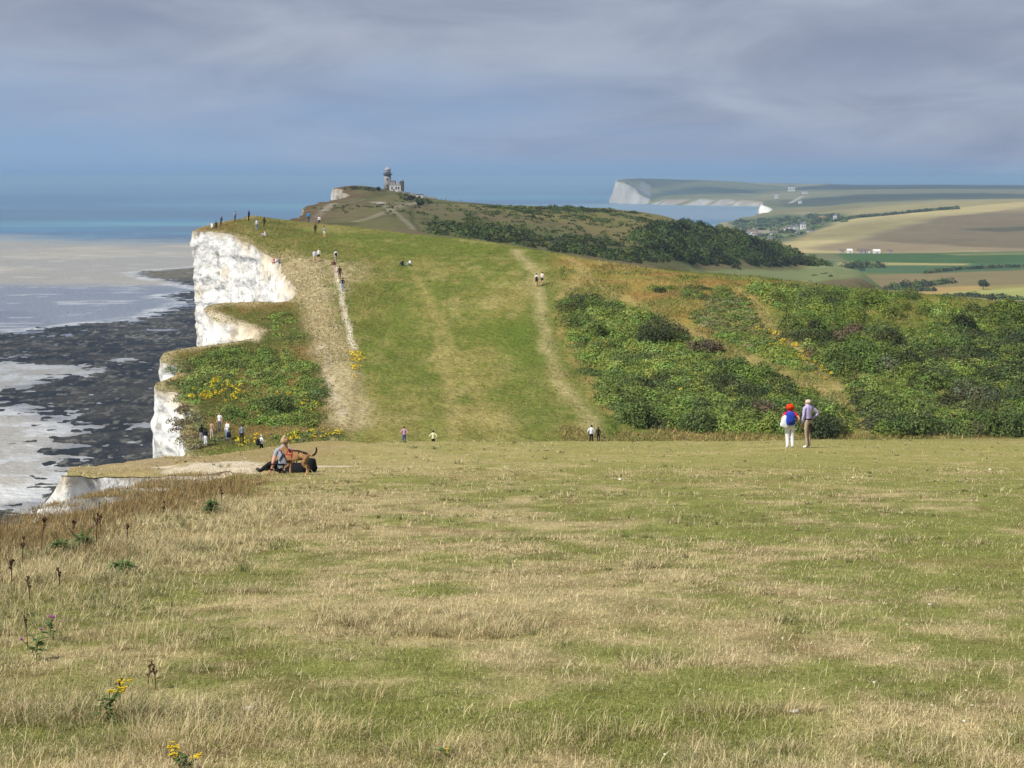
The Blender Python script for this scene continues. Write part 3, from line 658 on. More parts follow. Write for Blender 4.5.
# strips of water run along the ledges
n = fbm(X/24, Y/15, o=5, seed=121)*.9+1.1*fbm(X/5.5, Y/4.5, o=4, seed=122)
hgt = np.clip(d/26., -1.4, .56+.3*fbm(X/60, Y/60, o=2, seed=125))+n*.95
bayi = [(-172, 480), (-150, 500), (-146, 530), (-160, 560), (-190, 560), (-240, 540), (-240, 480)]
Zr = np.clip(hgt*.8, -.8, .7)
c = mixc(K(26, 28, 33), K(70, 66, 58), sstep(-.2, .4, fbm(X/18, Y/18, o=4, seed=123)))
c = mixc(c, K(118, 116, 104), sstep(.18, .4, fbm(X/3.5, Y/5, o=4, seed=124))*.8)  # pale speckles: glints of the wet rock painted into its colour
c = mixc(c, K(120, 110, 84), sstep(1450, 1560, Y)*.7)
f = grid_faces(len(dd), len(pp)); f = f[(Zr[f] > -.05).any(1)]
u, inv = np.unique(f.ravel(), return_inverse=True)
o = npmesh('reef', np.stack([X, Y, Zr], 1)[u], [inv.reshape(f.shape)], reef_mat, cols={'Col': c[u]}); tag(o, kind='structure')

# air: one even haze over land and sea
bm = bmesh.new(); bx(bm, -46000, 46000, -300, 59000, -2.5, 126)
hm = bpy.data.materials.new('haze'); hm.use_nodes = True; hn = hm.node_tree; hn.nodes.remove(hn.nodes['Principled BSDF'])
pv = hn.nodes.new('ShaderNodeVolumePrincipled'); pv.inputs['Color'].default_value = (.40, .61, .85, 1); pv.inputs['Density'].default_value = .95e-4; pv.inputs['Anisotropy'].default_value = -.05
hn.links.new(pv.outputs[0], hn.nodes['Material Output'].inputs['Volume'])
o = bmobj('haze', bm, hm); tag(o, kind='stuff')
# ------------------------------------------------------------------ grass: the blades of the near turf
blade_mat = mat('grass blades', attr='Col', rough=.7, spec=.15, trans=.25)
def blades(X, Y, L, Wd, bend, az, col, segs=3):
    n = len(X); Z = hz(X, Y)-.006
    dx, dy = np.cos(az), np.sin(az); sx, sy = -np.sin(az+RNG.normal(0, .5, n)), np.cos(az)
    V = []; ts = np.linspace(0, 1, segs+1)
    for t in ts:
        h = L*(t*np.cos(bend*t*.9)); r = L*(t*np.sin(bend*(.25+.75*t)))
        w = Wd*(1-t)**.7*.5
        cx_, cy_, cz_ = X+dx*r, Y+dy*r, Z+np.maximum(h, .004*t)
        if t < 1: V += [np.stack([cx_-sx*w, cy_-sy*w, cz_], 1), np.stack([cx_+sx*w, cy_+sy*w, cz_], 1)]
        else: V += [np.stack([cx_, cy_, cz_], 1)]
    k = len(V); P = np.stack(V, 1).reshape(-1, 3)
    b = (np.arange(n)*k)[:, None]
    q = [b+np.array([2*i, 2*i+1, 2*i+3, 2*i+2])[None] for i in range(segs-1)]
    tr = b+np.array([k-3, k-2, k-1])[None]
    return P, (np.concatenate(q) if q else np.zeros((0, 4), int)), tr, np.repeat(col, k, axis=0)
def scatter(n, d0, d1, p, pxa=-260, pxb=1280):
    """ground points, thinning out with distance as D**-p"""
    e = 2-p
    u = RNG.random(n); d = (d0**e+u*(d1**e-d0**e))**(1/e)
    px = RNG.uniform(pxa, pxb, n); X = (px-CX)/F*d
    ok = (X > np.interp(d, LN[:, 1], LN[:, 0])+.05) | (d > 36)
    ok &= poly_in(np.concatenate([LN, [(200, 118), (200, -60), (-10.5, -60)]]), X, d)
    return X[ok], d[ok]
def turf(n, d0, d1, p, segs):
    X, Y = scatter(n, d0, d1, p)
    m = len(X); green, left, rust, longg, nearl = near_fields(X, Y)
    r = RNG.random(m); r2 = RNG.random(m)
    tall = np.clip(np.maximum.reduce([left*.26, longg*.12*sstep(30, 16, Y), nearl*.26, 0*X+.035]), 0, 1)
    L = RNG.uniform(.014, .045, m)
    tl = (r < tall); L = np.where(tl, RNG.uniform(.06, .21, m)*(.7+.45*left)*(1+.35*nearl), L)
    ru = r2 < rust*.6; L = np.where(ru, RNG.uniform(.08, .30, m)*(.5+.5*rust), L)
    pg_ = np.clip(green*.75+.06-.35*tl, .03, .88); isg = RNG.random(m) < pg_
    v = RNG.uniform(.5, 1.45, m)[:, None]
    gcol = np.array([.175, .21, .055])*v*np.array([1, 1, 1])+RNG.uniform(0, .05, m)[:, None]*np.array([1.2, .6, 0])
    scol = np.array([.68, .57, .33])*v
    bcol = np.array([.30, .20, .11])*v
    col = np.where(isg[:, None], gcol, scol)
    brown = (RNG.random(m) < .18); col = np.where(brown[:, None] & ~isg[:, None], bcol, col)
    rc = np.where((RNG.random(m) < .28)[:, None], np.array([.40, .30, .15])*v, np.where((RNG.random(m) < .5)[:, None], np.array([.31, .20, .08])*v, np.array([.17, .14, .06])*v))
    col = np.where(ru[:, None], rc, col)
    L = np.where(isg & ~ru, np.minimum(L, .09)*1.1, L)
    Wd = np.maximum(RNG.uniform(.0016, .0036, m)*(1+.4*isg), .40*Y/F)
    bend = np.where(tl | ru, RNG.uniform(.25, 1.6, m), RNG.uniform(.3, 1.6, m)); bend = np.where(ru, bend*.7, bend)
    az = RNG.uniform(0, 2*math.pi, m); az = np.where(RNG.random(m) < .15, RNG.normal(.3, .9, m), az)   # leaning with the wind
    return blades(X, Y, L, Wd, bend, az, np.clip(col, 0, .9), segs)
def tufts(spots):
    """pale straw tussocks at definite places: (px, py, radius, blades, length)"""
    out = []
    for px, py, rad, n, L in spots:
        n = int(n*.6); L *= .8
        c = hit(px, py, 3.0, 80)
        a = RNG.uniform(0, 2*math.pi, n); r = rad*np.sqrt(RNG.random(n))
        X = c.x+r*np.cos(a)*1.7; Y = c.y+r*np.sin(a)*.8
        Ls = L*RNG.uniform(.45, 1.1, n); v = RNG.uniform(.75, 1.25, n)[:, None]
        col = np.where((RNG.random(n) < .15)[:, None], np.array([.15, .17, .05])*v, np.array([.50, .41, .22])*v)
        az = a+RNG.normal(0, .8, n)
        out.append(blades(X, Y, Ls, np.maximum(.0038, .5*Y/F), RNG.uniform(.3, 1.6, n), az, np.clip(col, 0, .9), 3))
    return out
def tussocks(n, d0, d1, p):
    """small clumps whose blades fan out and flop over"""
    X0, Y0 = scatter(n, d0, d1, p); green, left, rust, longg, nearl = near_fields(X0, Y0)
    want = np.clip(.02+.75*left+.6*longg+.9*nearl+.45*fbm(X0/.6, Y0/.5, o=3, seed=59), 0, 1)*(1-.6*rust)*(1-.45*sstep(-2, 5, X0)*(1-nearl))
    k = RNG.random(len(X0)) < want; X0, Y0, g0, w0 = X0[k], Y0[k], green[k], want[k]
    cnt = RNG.integers(12, 46, len(X0)); idx = np.repeat(np.arange(len(X0)), cnt); m = len(idx)
    a = RNG.uniform(0, 6.283, m); rad = RNG.uniform(.01, .05, len(X0))[idx]*np.sqrt(RNG.random(m))*1.5
    X = X0[idx]+rad*np.cos(a); Y = Y0[idx]+rad*np.sin(a)
    Lc = RNG.uniform(.05, .16, len(X0))*(.55+.8*w0); L = Lc[idx]*RNG.uniform(.5, 1.25, m)
    v = RNG.uniform(.6, 1.35, m)[:, None]*RNG.uniform(.8, 1.2, len(X0))[idx][:, None]
    isg = RNG.random(m) < np.clip(.05+.35*g0[idx]+.5*(RNG.random(len(X0)) < .18)[idx], 0, .9)
    col = np.where(isg[:, None], np.array([.13, .165, .05])*v, np.array([.68, .57, .33])*v)
    col = np.where((RNG.random(m) < .15)[:, None], np.array([.24, .17, .09])*v, col)
    az = a+RNG.normal(0, .5, m)+RNG.normal(0, .3, len(X0))[idx]
    return blades(X, Y, L, np.maximum(RNG.uniform(.0015, .0032, m), .40*Y/F), RNG.uniform(.35, 1.75, m), az, np.clip(col, 0, .9), 3)
def join(parts):
    V, Q, T, Cc, off = [], [], [], [], 0
    for v, q, t, c in parts:
        V.append(v); Q.append(q+off); T.append(t+off); Cc.append(c); off += len(v)
    return np.concatenate(V), [np.concatenate(Q), np.concatenate(T)], np.concatenate(Cc)
G = [turf(190000, 2.6, 9, .3, 3), turf(330000, 7.5, 20, 1.2, 2), turf(230000, 18, 40, 1.3, 2), turf(110000, 38, 66, 1.2, 1), tussocks(30000, 2.8, 20, .8), tussocks(15000, 18, 38, 1.), tussocks(9000, 36, 66, 1.)]
# extra rough growth along the edge, where the tall brown grass stands
def edge_growth(n):
    Y = RNG.uniform(17, 37.5, n); X = np.interp(Y, LN[:130, 1], LN[:130, 0])+np.abs(RNG.normal(0, 1.25, n))+.05
    _, _, rust, _, _ = near_fields(X, Y); k = (RNG.random(n) < .06+.8*rust*sstep(-.35, .3, fbm(X/.9, Y/1.3, o=3, seed=58))); X, Y = X[k], Y[k]; m = len(X); v = RNG.uniform(.6, 1.35, m)[:, None]
    t = RNG.random(m)
    col = np.where((t < .3)[:, None], np.array([.42, .31, .15])*v, np.where((t < .68)[:, None], np.array([.31, .195, .075])*v, np.where((t < .85)[:, None], np.array([.13, .15, .05])*v, np.array([.14, .10, .06])*v)))
    return blades(X, Y, RNG.uniform(.10, .42, m)*(.6+.4*RNG.random(m))*np.interp(Y, [17, 22, 25, 31, 34, 38], [1, .7, .42, .34, .5, .6]), np.maximum(.004, .45*Y/F), RNG.uniform(.2, 1.3, m), RNG.uniform(0, 6.28, m), col, 3)
G.append(edge_growth(60000))
G += tufts([(462, 636, .22, 650, .24), (505, 632, .14, 240, .18), (720, 716, .16, 320, .2), (780, 712, .14, 260, .2), (620, 735, .18, 260, .22), (540, 748, .22, 380, .22), (60, 720, .35, 900, .3), (170, 748, .3, 800, .28), (300, 735, .25, 500, .25),
            (20, 600, .4, 500, .3), (130, 640, .35, 500, .26), (230, 650, .3, 350, .22), (360, 700, .2, 250, .2), (455, 500, .25, 220, .16), (700, 565, .4, 260, .14), (760, 560, .4, 260, .14), (640, 560, .3, 160, .12), (860, 640, .2, 130, .14), (950, 700, .15, 120, .16), (420, 755, .2, 350, .24), (690, 610, .2, 120, .14)])
V, Fc, Cc = join(G)
npmesh('grass', V, Fc, blade_mat, cols={'Col': Cc}, smooth=False); tag(bpy.data.objects['grass'], kind='stuff')
# coarser grass of the slope across the dip: short tufts that break the surface up
def hillgrass(n, pxa, pxb, ya, yb, Lr, dens, cols_):
    d = RNG.uniform(118, 262, n); px = RNG.uniform(pxa, pxb, n); X = (px-CX)/F*d; Y = d
    k = np.ones(n, bool) if dens is None else dens(X, Y, px); 
    m_ = X < 0; ins = np.ones(n, bool); ins[m_] = poly_in(LAND, X[m_], Y[m_]); k &= ins
    X, Y = X[k], Y[k]; m = len(X); v = RNG.uniform(.6, 1.3, m)[:, None]
    t = np.clip(.5+.9*fbm(X/4, Y/6, o=4, seed=77)+RNG.normal(0, .22, m), 0, .999); ci = (t*len(cols_)).astype(int)
    return blades(X, Y, RNG.uniform(*Lr, m), RNG.uniform(.05, .11, m), RNG.uniform(.4, 1.5, m), RNG.uniform(0, 6.28, m), np.clip(np.array(cols_)[ci]*v, 0, .9), 1)
HG_ = [(.12, .15, .035), (.16, .175, .05), (.20, .20, .065), (.27, .24, .10), (.33, .28, .14)]
RG_ = [(.15, .165, .05), (.22, .20, .065), (.31, .24, .085), (.27, .17, .07), (.37, .29, .12)]
SG_ = [(.10, .17, .035), (.14, .20, .045), (.18, .21, .06), (.23, .22, .08), (.30, .26, .11)]
def onridge(X, Y, px): return (px > 545) & (RNG.random(len(px)) < sstep(-.2, .25, fbm(X/6, Y/6, o=3, seed=78)))
def onfoot(X, Y, px): return (px > 560) & (Y < 140+6*fbm(X/4, Y/4, o=2, seed=84)) & (Y > 126)
def onedge(X, Y, px): return seg_dist(EDGE_MID, X, Y)[0] < 14+4*fbm(X/4, Y/4, o=2, seed=80)
Hh = [hillgrass(230000, 180, 1100, 0, 0, (.07, .17), lambda X, Y, px: RNG.random(len(px)) < .35+.65*sstep(-.3, .3, fbm(X/2, Y/5, o=3, seed=79)), HG_), hillgrass(160000, 540, 1100, 0, 0, (.25, .7), onfoot, RG_), hillgrass(230000, 560, 1100, 0, 0, (.22, .55), lambda X, Y, px: (Y > 138) & (Y < 212) & (px > np.interp(Y, [138, 165, 212], [616, 576, 558])) & (RNG.random(len(px)) < sstep(-.3, .15, fbm(X/3, Y/4, o=3, seed=85))), SG_), hillgrass(90000, 540, 1100, 0, 0, (.12, .34), onridge, RG_), hillgrass(110000, 120, 420, 0, 0, (.10, .30), onedge, RG_)]
V, Fc, Cc = join(Hh)
tag(npmesh('rough_grass', V, Fc, blade_mat, cols={'Col': Cc}, smooth=False), kind='stuff')

# ------------------------------------------------------------------ foliage: many small leaf faces spread through lumps
leaf_mat = mat('leaves', attr='Col', rough=.65, spec=.2, trans=.15)
def leafmass(lumps, leaf, per, seed=1, jitter=.28, low=-.15):
    """lumps: rows of x, y, z, r, h, (colour) -> arrays of leaf quads"""
    rg = np.random.default_rng(seed)
    A = np.array([l[:5] for l in lumps], float); col = np.array([l[5] for l in lumps], float)
    cnt = np.maximum((per*(A[:, 3]*np.maximum(A[:, 4], A[:, 3]*.6))).astype(int), 8)
    idx = np.repeat(np.arange(len(A)), cnt); n = len(idx)
    u = rg.uniform(low, 1, n); a = rg.uniform(0, 2*math.pi, n); s = np.sqrt(1-np.clip(u, -1, 1)**2)
    dx, dy, dz = s*np.cos(a), s*np.sin(a), u
    f = 1-np.abs(rg.normal(0, .16, n)); f = np.where(rg.random(n) < .10, f*1.16, f)
    # uneven outline
    w = 1+jitter*fbm(A[idx, 0]*.7+dx*1.9, A[idx, 1]*.7+dy*1.9, dz*1.9, o=3, seed=seed)
    c = np.stack([A[idx, 0]+dx*A[idx, 3]*f*w, A[idx, 1]+dy*A[idx, 3]*f*w, A[idx, 2]+dz*A[idx, 4]*f*w], 1)
    nr = np.stack([dx, dy, dz+.35], 1)+rg.normal(0, .55, (n, 3)); nr /= np.linalg.norm(nr, axis=1)[:, None]
    t = np.cross(nr, rg.normal(0, 1, (n, 3))); t /= np.linalg.norm(t, axis=1)[:, None]+1e-9; b = np.cross(nr, t)
    sz = (leaf*rg.uniform(.6, 1.4, n))[:, None]; el = rg.uniform(.45, .9, n)[:, None]
    P = np.stack([c-t*sz*.5, c-b*sz*.5*el, c+t*sz*.5, c+b*sz*.5*el], 1).reshape(-1, 3)
    Q = (np.arange(n)*4)[:, None]+np.arange(4)[None]
    cc = col[idx]*rg.uniform(.7, 1.35, n)[:, None]
    cc = cc*rg.uniform(.8, 1.25, len(A))[idx][:, None]*np.stack([rg.uniform(.85, 1.25, len(A)), np.ones(len(A)), rg.uniform(.8, 1.2, len(A))], 1)[idx]+rg.uniform(0, .02, n)[:, None]*np.array([1.6, 1, 0])
    return P, Q, np.repeat(np.clip(cc, 0, .9), 4, axis=0)
LG = {'sage': (.13, .17, .085), 'fern': (.165, .25, .05), 'green': (.12, .185, .04), 'mid': (.085, .135, .04), 'dark': (.036, .056, .024), 'grey': (.13, .15, .09), 'brown': (.12, .10, .065), 'yellow': (.66, .50, .02), 'olive': (.19, .20, .08), 'bright': (.22, .30, .07)}
def lumps_in(pts, n, rr, hh, pick, seed, dmin=110., sink=.3, keep=None):
    rg = np.random.default_rng(seed)
    Wd = np.array([tuple(hit(a, b, dmin)[:2]) for a, b in pts])
    lo, hi = Wd.min(0), Wd.max(0); out = []
    X = rg.uniform(lo[0], hi[0], n*6); Y = rg.uniform(lo[1], hi[1], n*6)
    k = poly_in(Wd, X, Y)
    if keep is not None: k &= keep(X, Y, rg)
    X, Y = X[k][:n], Y[k][:n]; Z = hz(X, Y)
    ty = fbm(X/rr[1]/3.2, Y/rr[1]/3.2, o=3, seed=seed)
    for x, y, z, t in zip(X, Y, Z, ty):
        r = rg.uniform(*rr); h = rg.uniform(*hh)*(.75+.6*max(t, -.5)); out.append((x, y, z-h*sink, r, h*(1+sink), LG[pick(t, rg)]))
    return out
def pk(a, b, c_, d_):
    def f(t, rg):
        t = t+rg.normal(0, .22)
        return d_ if t < -.32 else c_ if t < -.05 else b if t < .22 else a
    return f
def mass(name, lumps, leaf, per, seed, **kw):
    P, Q, cc = leafmass(lumps, leaf, per, seed, **kw)
    return npmesh(name, P, [Q], leaf_mat, cols={'Col': cc}, smooth=False)
# scrub on the facing slope: one growth nobody could count
gap = lambda t0, sd: (lambda X, Y, rg: fbm(X/6, Y/8, o=3, seed=sd)+.25*fbm(X/1.8, Y/2, o=2, seed=sd+1) > t0)
L1 = lumps_in(SCRUB_A, 640, (.6, 1.5), (.4, 1.15), pk('fern', 'bright', 'green', 'mid'), 201, keep=gap(-.34, 71))+lumps_in(SCRUB_A, 60, (1.4, 2.2), (1.2, 2.0), pk('green', 'mid', 'dark', 'dark'), 208, keep=gap(0, 73))
L1 += lumps_in(SCRUB_B, 1000, (.7, 1.7), (.5, 1.3), pk('bright', 'fern', 'green', 'mid'), 202, keep=gap(-.24, 75))+lumps_in(SCRUB_B, 300, (1.2, 2.5), (1.2, 2.4), pk('green', 'mid', 'dark', 'dark'), 209, keep=gap(-.05, 77))
L1 += lumps_in(SCRUB_C, 250, (.5, 1.2), (.25, .6), pk('fern', 'green', 'olive', 'mid'), 203)
L1 += lumps_in([(640, 288), (700, 286), (745, 292), (740, 300), (680, 298)], 26, (.5, 1.1), (.3, .7), pk('green', 'mid', 'dark', 'mid'), 204)
L1 += lumps_in([(690, 272), (800, 279), (900, 290), (1060, 303), (1060, 310), (900, 297), (800, 285)], 110, (.7, 1.6), (.5, 1.3), pk('green', 'mid', 'mid', 'dark'), 205, keep=lambda X, Y, rg: fbm(X/9, Y/9, o=2, seed=9) > -.05)
L1 += lumps_in([(780, 330), (850, 380), (870, 430), (980, 434), (1060, 434), (1060, 424), (900, 420)], 160, (.8, 1.8), (.8, 1.7), pk('mid', 'green', 'brown', 'dark'), 206)
L1 += lumps_in([(600, 396), (640, 424), (760, 430), (850, 428), (846, 414), (720, 404), (640, 392)], 170, (.8, 1.7), (.7, 1.5), pk('green', 'fern', 'mid', 'mid'), 207)
L1 = [(a, b, c, d_, e_, f_) for a, b, c, d_, e_, f_ in L1]
tag(mass('scrub', L1, .20, 330, 211, jitter=.4), kind='stuff')
# bramble mound on the cliff shoulder
L2 = lumps_in(MOUND, 330, (.6, 1.4), (.4, 1.2), pk('fern', 'green', 'bright', 'mid'), 221, keep=gap(-.3, 79))+lumps_in(MOUND, 40, (1.2, 2.0), (1.0, 1.9), pk('green', 'mid', 'green', 'mid'), 227, keep=gap(-.1, 81))
L2 += lumps_in([(262, 316), (290, 314), (306, 340), (285, 345)], 26, (.5, 1.0), (.3, .6), pk('fern', 'green', 'mid', 'mid'), 222)
L2 += lumps_in([(262, 442), (290, 434), (340, 434), (352, 439), (340, 443)], 40, (.5, .9), (.4, .8), pk('fern', 'green', 'grey', 'mid'), 223)
L2 += lumps_in([(172, 424), (182, 402), (196, 418), (232, 444), (190, 450)], 45, (.5, 1.1), (.3, .8), pk('olive', 'grey', 'brown', 'brown'), 224)
L2 = [(a, b, c-.12*e_, d_*.95, e_*.8, f_) for a, b, c, d_, e_, f_ in L2]
tag(mass('bramble', L2, .18, 340, 225, jitter=.4), kind='stuff')
# yellow ragwort heads through the scrub
def flowers(pts, n, rr, hh, seed): return lumps_in(pts, n, rr, hh, lambda t, rg: 'yellow', seed, sink=-.6)
L3 = flowers([(186, 392), (214, 384), (240, 388), (246, 400), (220, 408), (188, 402)], 34, (.18, .4), (.7, 1.3), 231)
L3 += flowers([(270, 396), (296, 396), (300, 406), (272, 406)], 10, (.2, .4), (.5, .9), 232)+flowers([(292, 402), (318, 404), (316, 414), (292, 410)], 8, (.15, .35), (.5, .8), 233)
L3 += flowers([(224, 438), (260, 434), (262, 446), (228, 448)], 14, (.2, .4), (.3, .6), 234)+flowers([(275, 438), (338, 432), (346, 438), (280, 443)], 22, (.2, .4), (.4, .8), 235)
L3 += flowers([(350, 352), (365, 354), (365, 370), (352, 372)], 24, (.2, .4), (.3, .6), 236)+flowers([(352, 366), (360, 368), (362, 396), (354, 396)], 5, (.15, .3), (.2, .4), 237)
L3 += flowers([(752, 322), (790, 338), (836, 376), (820, 382), (770, 350)], 50, (.15, .36), (.3, .6), 238)+flowers([(744, 286), (764, 292), (762, 304), (746, 300)], 9, (.15, .3), (.3, .6), 239)
L3 += flowers([(850, 392), (900, 390), (905, 410), (860, 410)], 12, (.15, .35), (.5, .9), 240)+flowers([(880, 426), (980, 428), (980, 434), (890, 434)], 16, (.15, .35), (.3, .6), 241)
L3 += flowers([(570, 300), (700, 345), (840, 425), (650, 425), (600, 395)], 12, (.1, .25), (.7, 1.2), 242)
tag(mass('ragwort', L3, .15, 260, 243, low=-.2), kind='stuff')

# distinct shrubs on the slope
SHR = [  # px, py(base), width px, height px, kind, label
 (595, 337, 26, 22, 'green', 'round green bush near the top left corner of the scrub'),
 (568, 306, 17, 12, 'green', 'small green bush at the uppermost left tip of the scrub'),
 (660, 345, 42, 26, 'dark', 'broad dark blackish bush high in the left scrub patch'),
 (706, 352, 34, 16, 'brown', 'low brown twiggy bush right of the broad dark bush, above the diagonal path'),
 (735, 372, 30, 18, 'dark', 'dark flattened bush halfway along the diagonal path'),
 (640, 424, 48, 30, 'mid', 'large dull green bush at the lower left of the scrub, above the pale grass'),
 (700, 430, 40, 26, 'mid', 'mid green bush at the foot of the scrub, second from its lower left end'),
 (826, 436, 58, 34, 'dark', 'wide dark bush directly behind the man in the lilac shirt'),
 (765, 420, 30, 28, 'brown', 'bare brown bush just left of the red-haired woman'),
 (835, 364, 30, 24, 'green', 'round green bush between the yellow flowers and the right-hand scrub'),
 (852, 342, 36, 22, 'brown', 'brown-leaved bush on the upper part of the right-hand scrub'),
 (888, 346, 36, 22, 'dark', 'dark brown bush right of the brown-leaved one on the upper slope'),
 (885, 374, 34, 20, 'grey', 'grey-green bush in the middle of the right-hand scrub'),
 (965, 330, 30, 22, 'dark', 'dark bush near the ridge at the upper right'),
 (905, 432, 66, 26, 'mid', 'wide dull green bush at the foot of the right-hand scrub'),
 (1002, 434, 52, 36, 'mid', 'tall dark green bush at the bottom right corner of the scrub'),
 (975, 405, 46, 26, 'grey', 'grey-brown domed bush in the lower right scrub'),
 (815, 330, 22, 14, 'dark', 'small dark bush beside the topmost path on the right'),
 (660, 292, 12, 6, 'dark', 'tiny dark bush alone in the rusty grass of the ridge'),
 (275, 412, 40, 26, 'mid', 'dark green hollowed bush in the middle of the bramble mound on the cliff'),
]
stem_mat = mat('bark', (.09, .07, .05), rough=.9, var=.3, scale=6)
for i, (px, py, w, h, kd, lab) in enumerate(SHR):
    p = hit(px, py, 105); s = p.y/F; r = w*s*.5; hh = h*s
    e = empty('shrub', p); tag(e, lab, 'shrub', 'shrubs standing out of the scrub')
    rg = random.Random(500+i); lm = []
    for k in range(14):
        a = rg.uniform(0, 6.28); q = rg.uniform(.1, .85)*r
        lm.append((q*math.cos(a), q*math.sin(a)*.8, hh*rg.uniform(.08, .42), r*rg.uniform(.22, .5), hh*rg.uniform(.25, .55), LG[kd]))
    P, Q, cc = leafmass(lm, .19, 330, 600+i, low=-.6, jitter=.75)
    o = npmesh('foliage', P, [Q], leaf_mat, e, {'Col': cc}, smooth=False)
    bm = bmesh.new()
    for k in range(5):
        a = rg.uniform(0, 6.28); tube(bm, [(0, 0, -.3), (.25*r*math.cos(a), .25*r*math.sin(a), hh*.35), (.5*r*math.cos(a), .5*r*math.sin(a), hh*.75)], [.07, .05, .02], 5)
    bmobj('stem', bm, stem_mat, e)

def lumps_seen(pts, n, rr, hh, pick, seed, dmin, sink=.2, dj=6.):
    rg = np.random.default_rng(seed); P = np.array(pts, float); lo, hi = P.min(0), P.max(0); out = []
    while len(out) < n:
        a, b = rg.uniform(lo[0], hi[0]), rg.uniform(lo[1], hi[1])
        if not poly_in(P, np.array([a]), np.array([b]))[0]: continue
        q = hit(a, b, dmin, 1400, 500); y = q.y+rg.uniform(-dj, dj); x = q.x; z = float(hz(x, y))
        r = rg.uniform(*rr); h = rg.uniform(*hh); t = float(fbm(np.array([x/16]), np.array([y/16]), o=2, seed=seed)[0])
        out.append((x, y, z-h*sink, r, h*(1+sink), LG[pick(t, rg)]))
    return out
# woods and scrub of the farther hills
WOOD = [(636, 236), (656, 224), (690, 223.5), (730, 232), (770, 244), (800, 252), (838, 262), (840, 267), (800, 266), (700, 264.5), (660, 256), (640, 248)]
L4 = lumps_seen(WOOD, 620, (2.0, 4.2), (2.2, 4.6), pk('mid', 'mid', 'dark', 'dark'), 251, 560)
L4 += lumps_in([(660, 256), (700, 262), (830, 265), (866, 265), (850, 268), (690, 267)], 60, (2, 4), (3, 5), pk('mid', 'dark', 'dark', 'dark'), 252, 420, .2)
tag(mass('woodland', L4, 1.05, 14, 253, low=-.1), kind='stuff')
L5 = lumps_in([(424, 224), (450, 222), (500, 226), (560, 240), (600, 258), (540, 250), (480, 240), (430, 234)], 300, (1.3, 3.0), (.9, 2.2), pk('mid', 'dark', 'dark', 'mid'), 254, 400)
L5 += lumps_in([(560, 236), (600, 240), (650, 255), (700, 268), (640, 264), (590, 256)], 210, (1.5, 3.2), (1.2, 2.8), pk('mid', 'dark', 'mid', 'dark'), 255, 400, keep=lambda X, Y, rg: fbm(X/30, Y/30, o=2, seed=19) > -.1)
L5 += lumps_in([(480, 207), (570, 207), (640, 212), (660, 224), (600, 222), (540, 216)], 170, (1.4, 3.4), (.6, 1.9), pk('mid', 'dark', 'mid', 'mid'), 256, 430, keep=lambda X, Y, rg: fbm(X/34, Y/34, o=2, seed=29) > .02)
L5 += lumps_in([(556, 205.5), (600, 205.5), (640, 209), (640, 212), (560, 208)], 60, (1.6, 3.2), (1., 2.4), pk('mid', 'dark', 'dark', 'dark'), 257, 600)
L5 += lumps_seen([(440, 206), (520, 207), (600, 208), (650, 216), (640, 246), (560, 236), (470, 222)], 260, (.9, 2.3), (.5, 1.3), pk('mid', 'green', 'dark', 'mid'), 271, 420)
L5 += lumps_seen([(310, 208), (400, 200), (440, 206), (450, 222), (380, 214), (330, 214)], 90, (.6, 1.4), (.3, .8), pk('mid', 'mid', 'dark', 'dark'), 272, 420)
L5 += lumps_seen([(345, 186.5), (372, 187.5), (384, 190.5), (384, 192), (345, 189)], 60, (.8, 1.8), (.4, .9), pk('brown', 'dark', 'dark', 'brown'), 273, 560)
L5 += lumps_seen([(398, 194), (420, 197), (434, 203), (420, 205), (400, 199)], 40, (.8, 1.6), (.8, 1.6), pk('mid', 'mid', 'dark', 'dark'), 274, 560)
tag(mass('far_scrub', L5, .8, 16, 258), kind='stuff')
L6 = []
for pts, n, rr, hh, s in (([(738, 226), (780, 222), (835, 217), (838, 223), (812, 232), (790, 238), (752, 240)], 90, (5, 10), (4, 8), 261), ([(728, 222), (770, 219), (800, 216), (805, 220), (770, 224), (735, 226)], 60, (6, 11), (4, 8), 262), ([(800, 214), (838, 215), (845, 222), (826, 222)], 45, (5, 10), (4, 8), 263)):
    L6 += lumps_in(pts, n, rr, hh, pk('mid', 'dark', 'dark', 'mid'), s, 1150)
tag(mass('valley_woods', L6, 3.2, 1.6, 264), kind='stuff')
def hedge(pts, r, h, n, lab, cat='hedge', grp=None, seed=1, leaf=1.6, per=6, dm=1000, kind='dark'):
    W_ = [hit(a, b, dm) for a, b in pts]; rg = random.Random(seed); lm = []
    org = W_[0]
    for k in range(n):
        t = k/(n-1)*(len(W_)-1); i = min(int(t), len(W_)-2); q = W_[i].lerp(W_[i+1], t-i)
        z = float(hz(q.x, q.y)); lm.append((q.x-org.x+rg.uniform(-1, 1), q.y-org.y+rg.uniform(-2, 2), z-org.z, r*rg.uniform(.7, 1.3), h*rg.uniform(.7, 1.25), LG[kind if rg.random() < .7 else 'mid']))
    P, Q, cc = leafmass(lm, leaf, per, seed)
    o = npmesh('hedge', P, [Q], leaf_mat, None, {'Col': cc}, smooth=False); o.location = org
    return tag(o, lab, cat, grp)
hedge([(890, 290), (915, 287.5), (950, 283)], 4.5, 5, 22, 'thick dark hedge crossing the tan valley field, left of the lone round tree', grp='hedges in the valley', seed=301)
hedge([(918, 291), (932, 291)], 4, 4.0, 7, 'short clump of dark hedge just below the thick valley hedge', grp='hedges in the valley', seed=302)
hedge([(846, 268.5), (862, 267.5), (882, 268)], 5.5, 6, 14, 'dark row of trees in the green field below the farm buildings', grp='hedges in the valley', seed=303)
